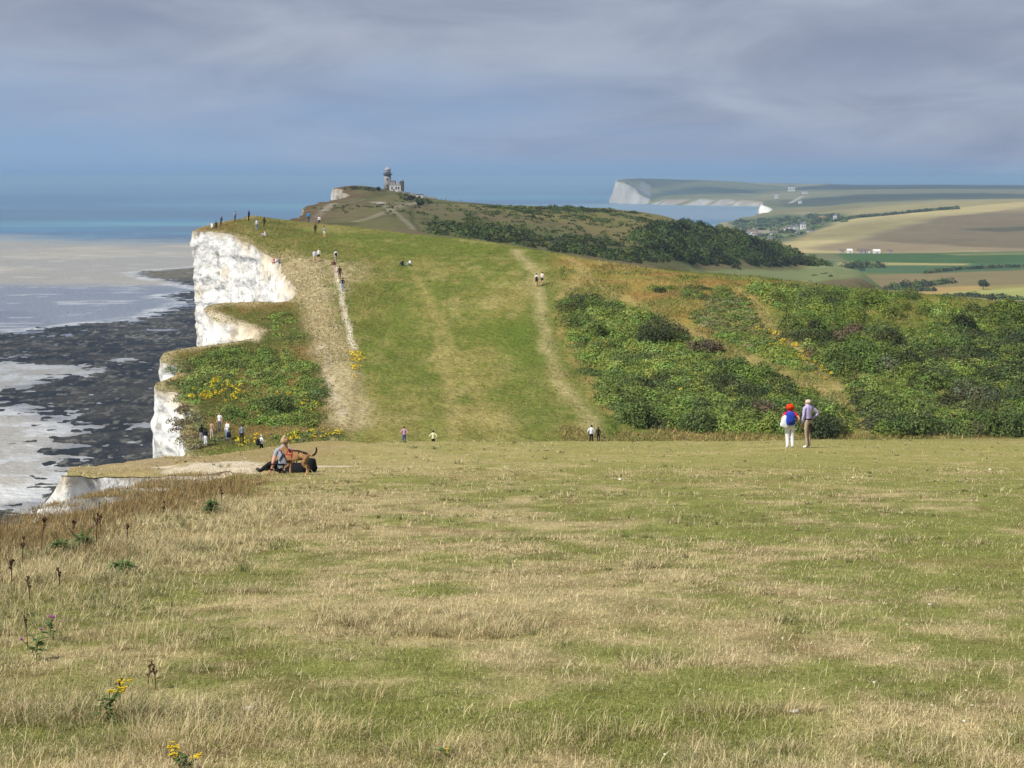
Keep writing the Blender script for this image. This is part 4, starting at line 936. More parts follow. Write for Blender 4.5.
hedge([(928, 273), (960, 269.5), (1000, 267.5), (1060, 266)], 3.2, 3.0, 60, 'long thin dark hedge between the green field and the brown field at the right', grp='hedges in the valley', seed=304)
hedge([(838, 221), (870, 216.8), (920, 212), (957, 209)], 6, 5, 70, 'long dark hedge running up the dry open hill from the village', grp='hedges in the valley', seed=305, leaf=3, per=2)
hedge([(940, 300), (960, 296.5), (1000, 299), (1050, 302)], 3, 3.5, 40, 'scattered dark hedge bordering the pale green field at the lower right of the valley', grp='hedges in the valley', seed=306)
def tree(px, py, w, h, lab, dm=1000, seed=1, kind='dark', leaf=1.2, per=22, grp='single trees in the valley'):
    p = hit(px, py, dm); s = p.y/F; r = w*s*.5; hh = h*s; rg = random.Random(seed)
    e = empty('tree', p); tag(e, lab, 'tree', grp); bm = bmesh.new()
    tube(bm, [(0, 0, -.5), (.1, 0, hh*.35), (0, .1, hh*.7)], [hh*.05, hh*.035, hh*.015], 7)
    for k in range(4):
        a = rg.uniform(0, 6.28); tube(bm, [(0, 0, hh*.28), (r*.4*math.cos(a), r*.4*math.sin(a), hh*.55)], [hh*.025, hh*.01], 5)
    bmobj('trunk', bm, stem_mat, e); lm = []
    for k in range(10):
        a = rg.uniform(0, 6.28); q = rg.uniform(0, .6)*r; lm.append((q*math.cos(a), q*math.sin(a), hh*rg.uniform(.35, .72), r*rg.uniform(.35, .55), hh*rg.uniform(.18, .3), LG[kind]))
    P, Q, cc = leafmass(lm, leaf, per, seed, low=-1)
    npmesh('crown', P, [Q], leaf_mat, e, {'Col': cc}, smooth=False)
tree(983, 289.5, 13, 10.5, 'lone round dark tree in the tan field of the valley', seed=401)
tree(938, 303, 14, 8, 'low dark tree standing before the pale green field, behind the ridge', seed=402, dm=900)
tree(990, 303, 12, 8, 'dark tree at the near corner of the pale green field', seed=403, dm=900)
tree(421, 205.5, 12, 7, 'rounded green tree right of the lighthouse garden', seed=404, dm=420, grp=None, per=30)
tree(411, 200.5, 12, 5, 'low dark windswept tree beside the lighthouse wall', seed=405, dm=420, grp=None, per=30)
tree(378, 190.5, 5, 4, 'small dark bush-like tree left of the lighthouse tower', seed=406, dm=420, grp=None, per=60, leaf=.7)
# ------------------------------------------------------------------ buildings
stone_m = mat('granite', (.35, .335, .32), rough=.9, var=.2, scale=.8, bump=.3, bscale=1.5)
white_m = mat('white render', (.66, .65, .62), rough=.8, var=.06, scale=.5)
lead_m = mat('lead dome', (.42, .43, .48), rough=.5, var=.1, scale=1)
dark_m = mat('dark stone', (.12, .11, .11), rough=.9, var=.25, scale=.7)
glass_m = mat('window glass', (.03, .04, .05), rough=.1, spec=.6)
tile_m = mat('roof tiles', (.17, .125, .10), rough=.9, var=.3, scale=.6)
slate_m = mat('slate roof', (.14, .14, .16), rough=.8, var=.2, scale=.6)
def part(name, fn, m, par, smooth=False):
    bm = bmesh.new(); fn(bm); return bmobj(name, bm, m, par, smooth)
lp = hit(387.6, 192.3, 420); lp = Vector((wp(387.6, 836)[0], 836, float(hz(*wp(387.6, 836)))-.6))
lh = empty('lighthouse', lp); tag(lh, 'round granite lighthouse with pale domed lantern and white-walled house on the headland', 'lighthouse')
s = 836/F
part('tower', lambda b: lathe(b, [(2.15, 0), (2.0, 4.2), (1.85, 8.9)], 28), stone_m, lh, True)
gal = part('gallery', lambda b: lathe(b, [(1.9, 8.85), (2.6, 9.0), (2.6, 9.35), (1.8, 9.4)], 28), dark_m, lh)
def rail(b):
    for k in range(16):
        a = k*math.pi/8; tube(b, [(2.5*math.cos(a), 2.5*math.sin(a), 9.3), (2.5*math.cos(a), 2.5*math.sin(a), 10.2)], [.04, .04], 4)
    lathe(b, [(2.46, 10.15), (2.54, 10.15), (2.54, 10.22), (2.46, 10.22)], 28)
part('railing', rail, dark_m, gal)
lan = part('lantern', lambda b: lathe(b, [(1.75, 9.4), (1.72, 11.4), (1.8, 11.5)], 24), white_m, lh, True)
dome = part('dome', lambda b: lathe(b, [(1.85, 11.5), (1.7, 12.1), (1.2, 12.8), (.5, 13.2), (.12, 13.3)], 24), lead_m, lan, True)
part('finial', lambda b: lathe(b, [(.1, 13.2), (.22, 13.6), (.05, 14.1)], 8), lead_m, dome)
for z in (2.6, 6.2): part('window', lambda b: bx(b, -.4, .3, -2.2, -1.8, z, z+.9), glass_m, lh)
hw = part('house_wall', lambda b: (bx(b, 1.2, 7.6, -2.6, 4.5, -1.2, 3.2)), white_m, lh)
part('upper_storey', lambda b: (bx(b, .9, 4.2, -1.6, 4.2, 3.2, 5.6), bx(b, .7, 4.4, -1.8, 4.4, 5.6, 5.85)), stone_m, lh)
part('roof', lambda b: (bx(b, 4.2, 7.4, -2.3, 4.3, 3.2, 3.7), bx(b, 4.9, 6.6, -1.6, 1.2, 3.7, 5.2)), lead_m, lh)
part('corner_turret', lambda b: (bx(b, 7.1, 9.0, -2.2, 2.6, -1.5, 5.2), bx(b, 7.0, 9.1, -2.3, 2.7, 5.2, 5.5)), dark_m, lh)
ch_ = part('chimney', lambda b: (bx(b, 8.0, 8.6, -.2, .6, 5.5, 6.6)), stone_m, lh)
for x in (2.3, 4.6, 6.0): part('window', lambda b: bx(b, x, x+.75, -2.64, -2.5, .9, 2.3), glass_m, lh)
part('door', lambda b: bx(b, 3.3, 4.1, -2.65, -2.5, -.9, 1.1), dark_m, lh)
part('parapet', lambda b: (bx(b, 1.1, 7.7, -2.7, -2.45, 3.15, 3.45)), stone_m, lh)
gwp = Vector((*wp(398, 826), 0)); gwp.z = float(hz(gwp.x, gwp.y))
def gardenwall(b):
    for k in range(9):
        x = k*2.4; z = float(hz(gwp.x+x, gwp.y))-gwp.z; bx(b, x, x+2.2, -.2, .2, z-.6, z+.8)
gw = part('garden_wall', gardenwall, stone_m, None); gw.location = gwp; tag(gw, 'low stone garden wall running downhill right of the lighthouse', 'wall')
def shed(px, D, w, h, dp, lab, cat, wm=white_m, rm=slate_m, grp=None, rz=0, gable=True, name='house', wins=2, chim=False, zoff=-.3, dm=None):
    x, y = wp(px, D); e = empty(name, (x, y, float(hz(x, y))+zoff), rz); tag(e, lab, cat, grp)
    part('wall', lambda b: bx(b, -w/2, w/2, -dp/2, dp/2, -1.0, h), wm, e)
    def roof(b):
        if gable:
            o_ = .3; hh = h+min(w, dp)*.42
            v = [b.verts.new(p) for p in ((-w/2-o_, -dp/2-o_, h-.1), (w/2+o_, -dp/2-o_, h-.1), (w/2+o_, dp/2+o_, h-.1), (-w/2-o_, dp/2+o_, h-.1), (-w/2-o_, 0, hh), (w/2+o_, 0, hh))]
            for f in ((0, 1, 5, 4), (2, 3, 4, 5), (0, 4, 3), (1, 2, 5), (3, 2, 1, 0)): b.faces.new([v[k] for k in f])
        else: bx(b, -w/2-.2, w/2+.2, -dp/2-.2, dp/2+.2, h, h+.3)
    r_ = part('roof', roof, rm, e)
    if chim: part('chimney', lambda b: bx(b, w*.2, w*.2+.9, -.4, .5, h+.3, h+min(w, dp)*.42+1.2), wm, r_)
    for k in range(wins):
        xx = -w/2+w*(k+.5)/wins
        part('window', lambda b: bx(b, xx-w*.08, xx+w*.08, -dp/2-.06, -dp/2+.1, h*.4, h*.72), glass_m, e)
    part('door', lambda b: bx(b, w*.02-.5, w*.02+.5, -dp/2-.05, -dp/2+.1, -.6, min(2., h*.6)), dark_m, e)
    return e
shed(419.7, 800, 3.6, 1.7, 3, 'small white flat-roofed outbuilding at the foot of the lighthouse grounds', 'outbuilding', gable=False, name='outbuilding', wins=1)
shed(408, 812, 1.5, 1.1, 1.5, 'tiny white hut below the garden wall near the lighthouse', 'hut', gable=False, name='hut', wins=1)
VG = 'houses of the village in the hollow'
for a in ((803, 2560, 8.5, 9, 8, 'tallest white house of the village, standing at its right side', 1, slate_m, 0.1, True), (795.5, 2600, 9, 5, 7, 'white cottage immediately left of the tallest village house', 1, slate_m, .2, True), (790.5, 2590, 6.5, 4.5, 7, 'small white cottage at the left end of the white terrace', 1, slate_m, .3, True),
          (784.5, 2520, 9, 4.5, 7, 'brown-roofed cottage between the white terrace and the pale road', 1, tile_m, -.2, True), (781.5, 2500, 5, 4, 6, 'small tan cottage beside the brown-roofed cottage', 0, tile_m, .3, False),
          (751.5, 2420, 14, 5, 9, 'wide pale hotel-like house at the far left of the village', 1, tile_m, .05, True), (746, 2380, 9, 3, 6, 'long low pale shed below the wide pale house', 1, slate_m, 0, False), (757, 2360, 14, 2.8, 6, 'long low cream building in the car park hollow of the village', 1, tile_m, .0, False),
          (772.6, 2350, 6, 3.5, 6, 'little white house in the trees at the middle of the village', 1, slate_m, .4, False), (769.5, 2200, 8, 3.2, 6, 'white bungalow nearest the dark wood', 1, slate_m, .2, False), (810, 2380, 9, 2.5, 5, 'long low white building right of the village centre', 1, slate_m, .1, False),
          (798, 2380, 6, 2.8, 5, 'low whitish cottage under the tallest village house', 1, slate_m, -.1, False), (835, 2750, 6, 9, 6, 'narrow white house alone at the right end of the village beside the hedge', 1, slate_m, 0, True)):
    shed(a[0], a[1], a[2], a[3], a[4], a[5], 'house', white_m if a[6] else stone_m, a[7], VG, a[8], chim=a[9], wins=2)
FG = 'farm buildings below the dry hill'
for a in ((849.6, 1800, 6, 3.2, 5, 'small white farmhouse at the left of the farm row', white_m, white_m), (861, 1795, 8, 3.4, 7, 'brown barn second in the farm row', stone_m, tile_m), (867, 1798, 6, 3.2, 6, 'pale barn between the brown barn and the big white barn', white_m, tile_m), (876.6, 1790, 8, 2.8, 6, 'big white barn at the right of the farm row', white_m, white_m), (890, 1800, 5, 2.6, 5, 'low brown shed standing off to the right of the big white barn', stone_m, tile_m), (842, 1810, 5, 2.5, 5, 'low tan shed at the far left end of the farm row', stone_m, tile_m)):
    shed(a[0], a[1], a[2], a[3], a[4], a[5], 'barn', a[6], a[7], FG, 0, name='barn', wins=1)
HG = 'buildings on the hills beyond the village'
for a in ((791.5, 6500, 26, 20, 20, 'tall white building on the far skyline ridge'), (805, 5900, 20, 9, 16, 'wide white building on the far hillside right of the skyline one'), (776.5, 5600, 12, 16, 12, 'narrow white house above the small white cliff'), (800, 4650, 10, 8, 10, 'small pale house on the slope below the far white buildings')):
    shed(a[0], a[1], a[2], a[3], a[4], a[5], 'building', white_m, slate_m, HG, 0)

# ------------------------------------------------------------------ cattle in the valley
cow_m = mat('cow hide', (.50, .42, .34), rough=.9, var=.2, scale=2)
def skinmesh(V, E, Rr, sub=1, roots=(0,)):
    me = bpy.data.meshes.new('t'); me.from_pydata(V, E, []); ob = bpy.data.objects.new('t', me); C.objects.link(ob)
    ob.modifiers.new('s', 'SKIN')
    for i, r in enumerate(Rr): me.skin_vertices[0].data[i].radius = r if isinstance(r, tuple) else (r, r)
    for i in range(len(V)): me.skin_vertices[0].data[i].use_root = i in roots
    if sub:
        m = ob.modifiers.new('u', 'SUBSURF'); m.levels = sub; m.render_levels = sub
    dg = bpy.context.evaluated_depsgraph_get(); dg.update()
    out = bpy.data.meshes.new_from_object(ob.evaluated_get(dg)); bpy.data.objects.remove(ob); bpy.data.meshes.remove(me)
    for p in out.polygons: p.use_smooth = True
    return out
cv = [(0, -.9, 1.2), (0, -.3, 1.12), (0, .5, 1.15), (0, .95, 1.15), (0, 1.25, .9), (0, 1.5, .75)]; ce = [(0, 1), (1, 2), (2, 3), (3, 4), (4, 5)]; cr = [.28, .38, .36, .2, .15, .09]
for sx in (-.2, .2):
    for yb, j in ((-.75, 0), (.55, 2)):
        k = len(cv); cv += [(sx, yb, .8), (sx, yb+(-.08 if j == 0 else .03), .42), (sx, yb, .04)]; ce += [(j, k), (k, k+1), (k+1, k+2)]; cr += [.14, .08, .07]
k = len(cv); cv += [(0, -1.2, 1.05), (0, -1.25, .5)]; ce += [(0, k), (k, k+1)]; cr += [.04, .04]
cowme = skinmesh(cv, ce, cr, 1, (1,)); cowme.materials.append(cow_m)
for i, (px, py, lab) in enumerate(((828.5, 271.4, 'pale cow at the left end of the small grazing herd'), (834, 271.3, 'pale cow second from the left in the small grazing herd'), (839, 271.8, 'pale cow second from the right in the small grazing herd'), (845, 271.6, 'pale cow at the right end of the small grazing herd'))):
    o = bpy.data.objects.new('cow', cowme); C.objects.link(o); o.location = hit(px, py, 1050); o.rotation_euler = (0, 0, 1.3+i*.4); tag(o, lab, 'cow', 'cattle in the valley field')

# ------------------------------------------------------------------ people
_cm = {}
def cloth(c):
    if c not in _cm: _cm[c] = mat('cloth', tuple(lin(c)), rough=.85, var=.08, scale=12, bump=.15, bscale=30)
    return _cm[c]
SKIN = (214, 160, 132)
def mixv(a, b, t): return tuple(a[i]*(1-t)+b[i]*t for i in range(3))
def joints(pose='stand', arms=('down', 'down'), stride=0., lean=0., turn=0.):
    J = dict(pelvis=(0, 0, .94), waist=(0, 0, 1.10), chest=(0, -.01, 1.30), collar=(0, -.01, 1.44), neck=(0, .01, 1.51), head=(0, .03, 1.60), crown=(0, .02, 1.68))
    for s_, n in ((-1, 'l'), (1, 'r')):
        st = stride*s_
        J['hip'+n] = (.09*s_, 0, .88); J['knee'+n] = (.095*s_, .03+st*.20, .49); J['ankle'+n] = (.10*s_, -.02+st*.34, .09+max(0, -st)*.05); J['toe'+n] = (.12*s_, .14+st*.34, .035)
        J['sh'+n] = (.175*s_, -.01, 1.41)
    if pose in ('sit', 'crouch'):
        dz = .80 if pose == 'sit' else .62
        for k in list(J): J[k] = (J[k][0], J[k][1], J[k][2]-dz)
        for k in ('chest', 'collar', 'shl', 'shr', 'neck', 'head', 'crown', 'waist'):
            J[k] = (J[k][0], J[k][1]+(J[k][2]-.14)*.18*(1 if pose == 'crouch' else .5), J[k][2])
        for s_, n in ((-1, 'l'), (1, 'r')):
            if pose == 'sit': J['hip'+n] = (.1*s_, .04, .12); J['knee'+n] = (.16*s_, .42, .46); J['ankle'+n] = (.13*s_, .62, .07); J['toe'+n] = (.14*s_, .78, .04)
            else: J['hip'+n] = (.1*s_, .02, .28); J['knee'+n] = (.16*s_, .36, .44); J['ankle'+n] = (.13*s_, .10, .08); J['toe'+n] = (.14*s_, .27, .035)
    if lean:
        z0 = J['pelvis'][2]
        for k in ('waist', 'chest', 'collar', 'shl', 'shr', 'neck', 'head', 'crown'):
            x, y, z = J[k]; h = z-z0; J[k] = (x, y+h*math.sin(lean), z0+h*math.cos(lean))
    for s_, n, a in ((-1, 'l', arms[0]), (1, 'r', arms[1])):
        x, y, z = J['sh'+n]
        if a == 'down': e, w, h = (x+.07*s_, y-.03, z-.28), (x+.08*s_, y+.05, z-.53), (x+.07*s_, y+.09, z-.62)
        elif a == 'hip': e, w, h = (x+.20*s_, y-.12, z-.22), (x+.03*s_, y+.02, z-.40), (x-.03*s_, y+.06, z-.44)
        elif a == 'fwd': e, w, h = (x+.06*s_, y+.10, z-.25), (x-.02*s_, y+.32, z-.22), (x-.05*s_, y+.40, z-.18)
        elif a == 'up': e, w, h = (x+.10*s_, y+.14, z-.16), (x-.04*s_, y+.22, z+.08), (x-.07*s_, y+.24, z+.16)
        elif a == 'knee': e, w, h = (x+.08*s_, y+.12, z-.22), (x, y+.36, z-.26), (x-.02*s_, y+.44, z-.27)
        elif a == 'prop': e, w, h = (x+.14*s_, y-.16, z-.24), (x+.18*s_, y-.22, z-.48), (x+.2*s_, y-.22, z-.55)
        J['el'+n], J['wr'+n], J['ha'+n] = e, w, h
    return J
BONES = [('pelvis', 'waist', 'top'), ('waist', 'chest', 'top'), ('chest', 'collar', 'top'), ('collar', 'neck', 'skin'), ('neck', 'head', 'skin'), ('head', 'crown', 'skin')]
for n in 'lr': BONES += [('pelvis', 'hip'+n, 'bottom'), ('hip'+n, 'knee'+n, 'bottom'), ('knee'+n, 'ankle'+n, 'calf'), ('ankle'+n, 'toe'+n, 'shoe'), ('collar', 'sh'+n, 'top'), ('sh'+n, 'el'+n, 'top'), ('el'+n, 'wr'+n, 'fore'), ('wr'+n, 'ha'+n, 'skin')]
RAD = dict(pelvis=(.155, .12), waist=(.14, .10), chest=(.165, .115), collar=(.10, .08), neck=.058, head=(.088, .10), crown=(.07, .08), hipl=.095, hipr=.095, kneel=.062, kneer=.062, anklel=.045, ankler=.045, toel=(.042, .035), toer=(.042, .035), shl=.065, shr=.065, ell=.044, elr=.044, wrl=.03, wrr=.03, hal=(.04, .022), har=(.04, .022))
def person(px, D, yaw, lab, top, bottom, hair, h=1.72, pose='stand', arms=('down', 'down'), stride=0., lean=0., shorts=False, sleeves=True, shoe=(40, 38, 36), wide=1., J=None, grp='walkers on the clifftop', hat=None, fine=False, hairlen=0, py=None, legw=1., bald=False, skin=SKIN, sub=1):
    J = J or joints(pose, arms, stride, lean)
    names = list(J); idx = {n: i for i, n in enumerate(names)}
    rr = [RAD[n] for n in names]
    rr = [tuple(q*(wide if nm in ('pelvis', 'waist', 'chest') else legw if nm[:4] in ('hipl', 'hipr', 'knee', 'ankl') else 1) for q in (r if isinstance(r, tuple) else (r, r))) for nm, r in zip(names, rr)]
    V = [J[n] for n in names]; E = [(idx[a], idx[b]) for a, b, _ in BONES]; segs = [(J[a], J[b], c, .5*(max(rr[idx[a]])+max(rr[idx[b]]))) for a, b, c in BONES]
    roots = [idx['pelvis']]
    if fine:
        for n, s_ in (('l', -1), ('r', 1)):
            wv, hv = Vector(J['wr'+n]), Vector(J['ha'+n]); d = (hv-wv).normalized(); sd = d.cross(Vector((s_*.3, 1, .2))).normalized(); cu = d.cross(sd)*(-s_)
            for q, ln in ((-1.5, .07), (-.5, .085), (.5, .08), (1.5, .06), (-2.2, .05)):
                th = q < -2; b0 = (wv if th else hv)+sd*q*.017+d*(.03 if th else 0)
                k = len(V); V += [tuple(b0), tuple(b0+d*ln*.55+sd*(q*.004-(.02 if th else 0))+cu*.01), tuple(b0+d*ln*.95+sd*(q*.005-(.022 if th else 0))+cu*.03)]; E += [(k, k+1), (k+1, k+2)]; rr += [(.010, .010), (.009, .009), (.007, .007)]; roots.append(k); segs.append((V[k], V[k+2], 'skin', .02))
        hd = Vector(J['head'])
        for off, t2, r_ in (((0, .09, -.015), (0, .125, -.03), .013), ((-.085, 0, -.01), (-.10, -.012, .01), .016), ((.085, 0, -.01), (.10, -.012, .01), .016)):
            k = len(V); V += [tuple(hd+Vector(off)), tuple(hd+Vector(t2))]; E += [(k, k+1)]; rr += [(r_, r_), (r_*.7, r_*.7)]; roots.append(k); segs.append((V[k], V[k+1], 'skin', .02))
    me = skinmesh(V, E, rr, sub, roots)
    mats = [cloth(top), cloth(bottom), cloth(skin), cloth(shoe)]
    for m in mats: me.materials.append(m)
    cs = np.zeros(len(me.polygons)*3); me.polygons.foreach_get('center', cs); cs = cs.reshape(-1, 3)
    best = np.full(len(cs), 1e9); lab_i = np.zeros(len(cs), int)
    code = {'top': 0, 'bottom': 1, 'skin': 2, 'shoe': 3, 'calf': 2 if shorts else 1, 'fore': 0 if sleeves else 2}
    for a, b, c, r_ in segs:
        a_, b_ = np.array(a), np.array(b); ab = b_-a_; t = np.clip(((cs-a_)@ab)/(ab@ab+1e-9), 0, 1); d = np.linalg.norm(cs-(a_+t[:, None]*ab), axis=1)/r_
        k = d < best; ci = np.full(len(cs), code[c])
        if c == 'bottom' and shorts and a != J['pelvis']: ci = np.where(t > .72, 2, 1)
        if c == 'top' and a == J['pelvis']: ci = np.where(t < .35, 1, 0)
        if a == J['collar'] and c == 'skin': ci = np.where(t < .35, 0, 2)
        if not sleeves and c == 'top' and a in (J['shl'], J['shr']): ci = np.where(t > .55, 2, 0)
        best = np.where(k, d, best); lab_i = np.where(k, ci, lab_i)
    me.polygons.foreach_set('material_index', lab_i.astype(np.int32)); me.update()
    o = bpy.data.objects.new('person', me); C.objects.link(o)
    x, y = wp(px, D) if py is None else tuple(hit(px, py, D)[:2])
    o.location = (x, y, float(hz(x, y))-.015); o.rotation_euler = (0, 0, yaw); sc_ = h/1.72; o.scale = (sc_,)*3
    tag(o, lab, 'person', grp)
    hd = Vector(J['head'])*.45+Vector(J['crown'])*.55; up = (Vector(J['crown'])-Vector(J['neck'])).normalized()
    bm = bmesh.new(); bmesh.ops.create_icosphere(bm, subdivisions=3 if fine else 2, radius=1)
    for v in bm.verts:
        c = v.co.copy(); n_ = .08*math.sin(c.x*9+c.z*7)+.08*math.sin(c.y*11+c.x*5)+.07*math.sin(c.z*17+c.x*13)
        k = 1+n_*(1 if fine else .5)
        v.co = Vector((c.x*.105*k, c.y*.112*k-.018, c.z*.10*k+.005))
        if c.z < 0 and c.y < .25: v.co.z -= hairlen*(-c.z); 
        if c.z < .1 and c.y > .2: v.co.y -= .10*c.y; v.co.x *= .8; v.co.z *= .2
    if hat: 
        bmesh.ops.create_cone(bm, cap_ends=True, segments=14, radius1=.17, radius2=.16, depth=.015, matrix=Matrix.Translation((0, 0, .02)))
    hm_ = hat or hair
    ho = bmobj('hat' if hat else 'hair', bm, cloth(hm_), o, True)
    rot = Vector((0, 0, 1)).rotation_difference(up); ho.location = hd; ho.rotation_mode = 'QUATERNION'; ho.rotation_quaternion = rot
    if bald: ho.scale = (.93, .9, .75); ho.location = hd+Vector((0, -.022, -.035))
    return o, J
def bag(loc, rz, sx, sy, sz, col, lab, cat='backpack', name='backpack', strap=(25, 25, 30), tilt=0., grp=None, pocket=True):
    e = empty(name, loc, rz); e.rotation_euler = (tilt, 0, rz); tag(e, lab, cat, grp)
    bm = bmesh.new(); bmesh.ops.create_cube(bm, size=1); bmesh.ops.subdivide_edges(bm, edges=bm.edges[:], cuts=4, use_grid_fill=True)
    for v in bm.verts:
        c = v.co*2; f = 1/(abs(c.x)**4+abs(c.y)**4+abs(c.z)**4)**.25 if c.length else 1
        v.co = Vector((c.x*f*sx/2*(1-.12*c.z), c.y*f*sy/2, c.z*f*sz/2+sz/2))
        v.co.y += .012*math.sin(v.co.z*30)
    bmobj('pack', bm, cloth(col), e, True)
    if pocket:
        bm = bmesh.new(); bmesh.ops.create_icosphere(bm, subdivisions=2, radius=1)
        for v in bm.verts: v.co = Vector((v.co.x*sx*.36, -sy*.42+v.co.y*sy*.22, sz*.32+v.co.z*sz*.2))
        bmobj('pocket', bm, cloth(tuple(int(q*.8) for q in col)), e, True)
    bm = bmesh.new()
    for s_ in (-1, 1): tube(bm, [(s_*sx*.28, sy*.4, sz*.95), (s_*sx*.36, sy*.9, sz*.98), (s_*sx*.38, sy*1.1, sz*.6), (s_*sx*.3, sy*.45, sz*.15)], [.018]*4, 6)
    bmobj('strap', bm, cloth(strap), e, True)
    return e
BACK = 0.0      # yaw 0 looks away from the viewer (+Y)
# the couple on the near turf
Jw = joints('stand', ('hip', 'hip')); Jw['elr'] = (.36, -.10, 1.20); Jw['wrr'] = (.22, .0, 1.0); Jw['har'] = (.16, .04, .97)
w, _ = person(790, 54, .12, 'red-haired woman in pink top and white trousers, hands on hips, standing on the near grass', (206, 40, 78), (222, 222, 226), (205, 62, 22), 1.58, J=Jw, sleeves=False, shoe=(225, 222, 215), fine=True, legw=1.45, grp='couple on the near grass', sub=2, hairlen=.035)
w.children[0].scale = (1.5, 1.35, 1.15)
p = w.location; bag((p.x-.02, p.y-.20, p.z+.88), .12, .33, .20, .50, (38, 66, 168), 'blue backpack worn by the red-haired woman')
b2 = bag((p.x-.27, p.y-.20, p.z+.80), .2, .30, .12, .44, (232, 234, 238), 'white cloth bag hanging at the red-haired woman\'s left side', 'bag', 'bag', strap=(220, 220, 222), tilt=.0, pocket=False); b2.rotation_euler[1] = .35
Jm = joints('stand', ('down', 'hip')); Jm['elr'] = (.40, -.10, 1.20); Jm['wrr'] = (.24, .02, 1.02); Jm['har'] = (.18, .06, .98)
Jm['kneel'] = (-.09, .02, .49); Jm['anklel'] = (-.06, -.03, .09); Jm['toel'] = (-.1, .13, .035); Jm['kneer'] = (.07, .03, .49); Jm['ankler'] = (.06, 0, .09); Jm['toer'] = (.02, .16, .035)
m_, _ = person(808, 54.2, .55, 'tall balding man in lilac shirt and beige trousers standing beside the red-haired woman', (176, 166, 206), (168, 152, 132), (200, 180, 165), 1.80, J=Jm, shoe=(228, 226, 220), fine=True, bald=True, grp='couple on the near grass', sub=2)
bm = bmesh.new(); lathe(bm, [(.150, .99), (.156, 1.0), (.156, 1.035), (.150, 1.045)], 20)
for v in bm.verts: v.co.y *= .8
bmobj('belt', bm, cloth((48, 34, 40)), m_, True)
cam_b = bag((m_.location.x+.10, m_.location.y-.10, m_.location.z+.55), .5, .07, .05, .36, (40, 34, 36), 'narrow black strap bag hanging from the man\'s right hip', 'bag', 'bag', pocket=False)
# seated woman and dog
Js = joints('sit', ('prop', 'knee'))
Js.update(pelvis=(0, 0, .13), waist=(0, .01, .28), chest=(0, .03, .48), collar=(.0, .05, .63), neck=(.01, .07, .70), head=(.02, .10, .79), crown=(.02, .09, .87), shl=(-.175, .04, .60), shr=(.175, .04, .60),
          ell=(-.24, -.04, .36), wrl=(-.30, -.02, .12), hal=(-.33, .0, .05), elr=(.24, .10, .36), wrr=(.12, .26, .28), har=(.05, .30, .27),
          hipl=(-.09, .06, .13), hipr=(.09, .06, .13), kneel=(-.34, .22, .26), anklel=(-.60, .12, .07), toel=(-.70, .16, .14), kneer=(-.12, .34, .30), ankler=(-.48, .32, .07), toer=(-.60, .34, .13))
sw, _ = person(283.5, 37.0, -.0, 'blonde woman in grey vest and black trousers sitting on the turf beside the dog', (150, 152, 168), (24, 24, 28), (172, 144, 108), 1.72, J=Js, sleeves=False, shoe=(60, 56, 58), fine=True, grp='woman and dog', sub=2, skin=(214, 156, 138), legw=1.15, hairlen=.02)
bm = bmesh.new(); bmesh.ops.create_icosphere(bm, subdivisions=2, radius=.05); bmesh.ops.translate(bm, verts=bm.verts, vec=(.02, .03, .925)); bmobj('hair_bun', bm, cloth((176, 150, 114)), sw, True)
bm = bmesh.new()
for s_ in (-1, 1): tube(bm, [(s_*.09, -.02, .66), (s_*.03, -.085, .55), (s_*-.03, -.085, .48), (s_*-.10, -.07, .36)], [.013]*4, 6)
bmobj('vest_strap', bm, cloth((30, 32, 48)), sw, True)
q = sw.location
bb = bag((q.x+.62, q.y+.05, float(hz(q.x+.62, q.y+.05))-.02), 1.4, .36, .34, .36, (20, 20, 24), 'black rucksack on the grass at the right of the seated woman', pocket=True)
rug = bag((q.x+.28, q.y+.02, float(hz(q.x+.28, q.y+.02))-.03), 1.5, .34, .62, .26, (26, 26, 30), 'black coat heaped on the grass between the seated woman and the rucksack', 'coat', 'coat', pocket=False)
# dog: local +Y is forward
dv = [(0, -.26, .50), (0, -.10, .52), (0, .08, .50), (0, .22, .50), (0, .31, .58), (0, .38, .66), (0, .47, .645), (0, .56, .615)]
dr_ = [(.085, .10), (.09, .105), (.10, .135), (.095, .135), .075, .068, .045, .028]; de = [(i, i+1) for i in range(7)]
def addc(pts, rs, j):
    k = len(dv); dv.extend(pts); dr_.extend(rs); de.append((j, k)); de.extend((k+i, k+i+1) for i in range(len(pts)-1))
for s_ in (-1, 1):
    addc([(s_*.075, -.27, .42), (s_*.09, -.20, .29), (s_*.085, -.34, .19), (s_*.085, -.31, .04), (s_*.085, -.26, .02)], [.075, .05, .026, .022, .026], 0)
    if s_ < 0: addc([(s_*.07, .24, .38), (s_*.08, .22, .27), (s_*.08, .35, .20), (s_*.08, .36, .12)], [.06, .034, .024, .026], 3)      # raised fore paw
    else: addc([(s_*.07, .24, .38), (s_*.075, .20, .27), (s_*.075, .23, .14), (s_*.075, .23, .03), (s_*.075, .27, .02)], [.06, .034, .024, .022, .026], 3)
addc([(0, -.36, .53), (0, -.46, .50), (0, -.55, .54), (0, -.60, .64), (0, -.58, .72)], [.035, .028, .028, .03, .02], 0)
for s_ in (-1, 1): addc([(s_*.045, .36, .74), (s_*.05, .355, .80)], [.026, .010], 5)
dme = skinmesh(dv, de, dr_, 2, (2,))
tan_c, blk = mat('dog fur', tuple(lin((152, 116, 80))), rough=.9, var=.3, scale=14, bump=.5, bscale=60), cloth((34, 28, 26))
for m in (tan_c, blk, cloth((198, 160, 118))): dme.materials.append(m)
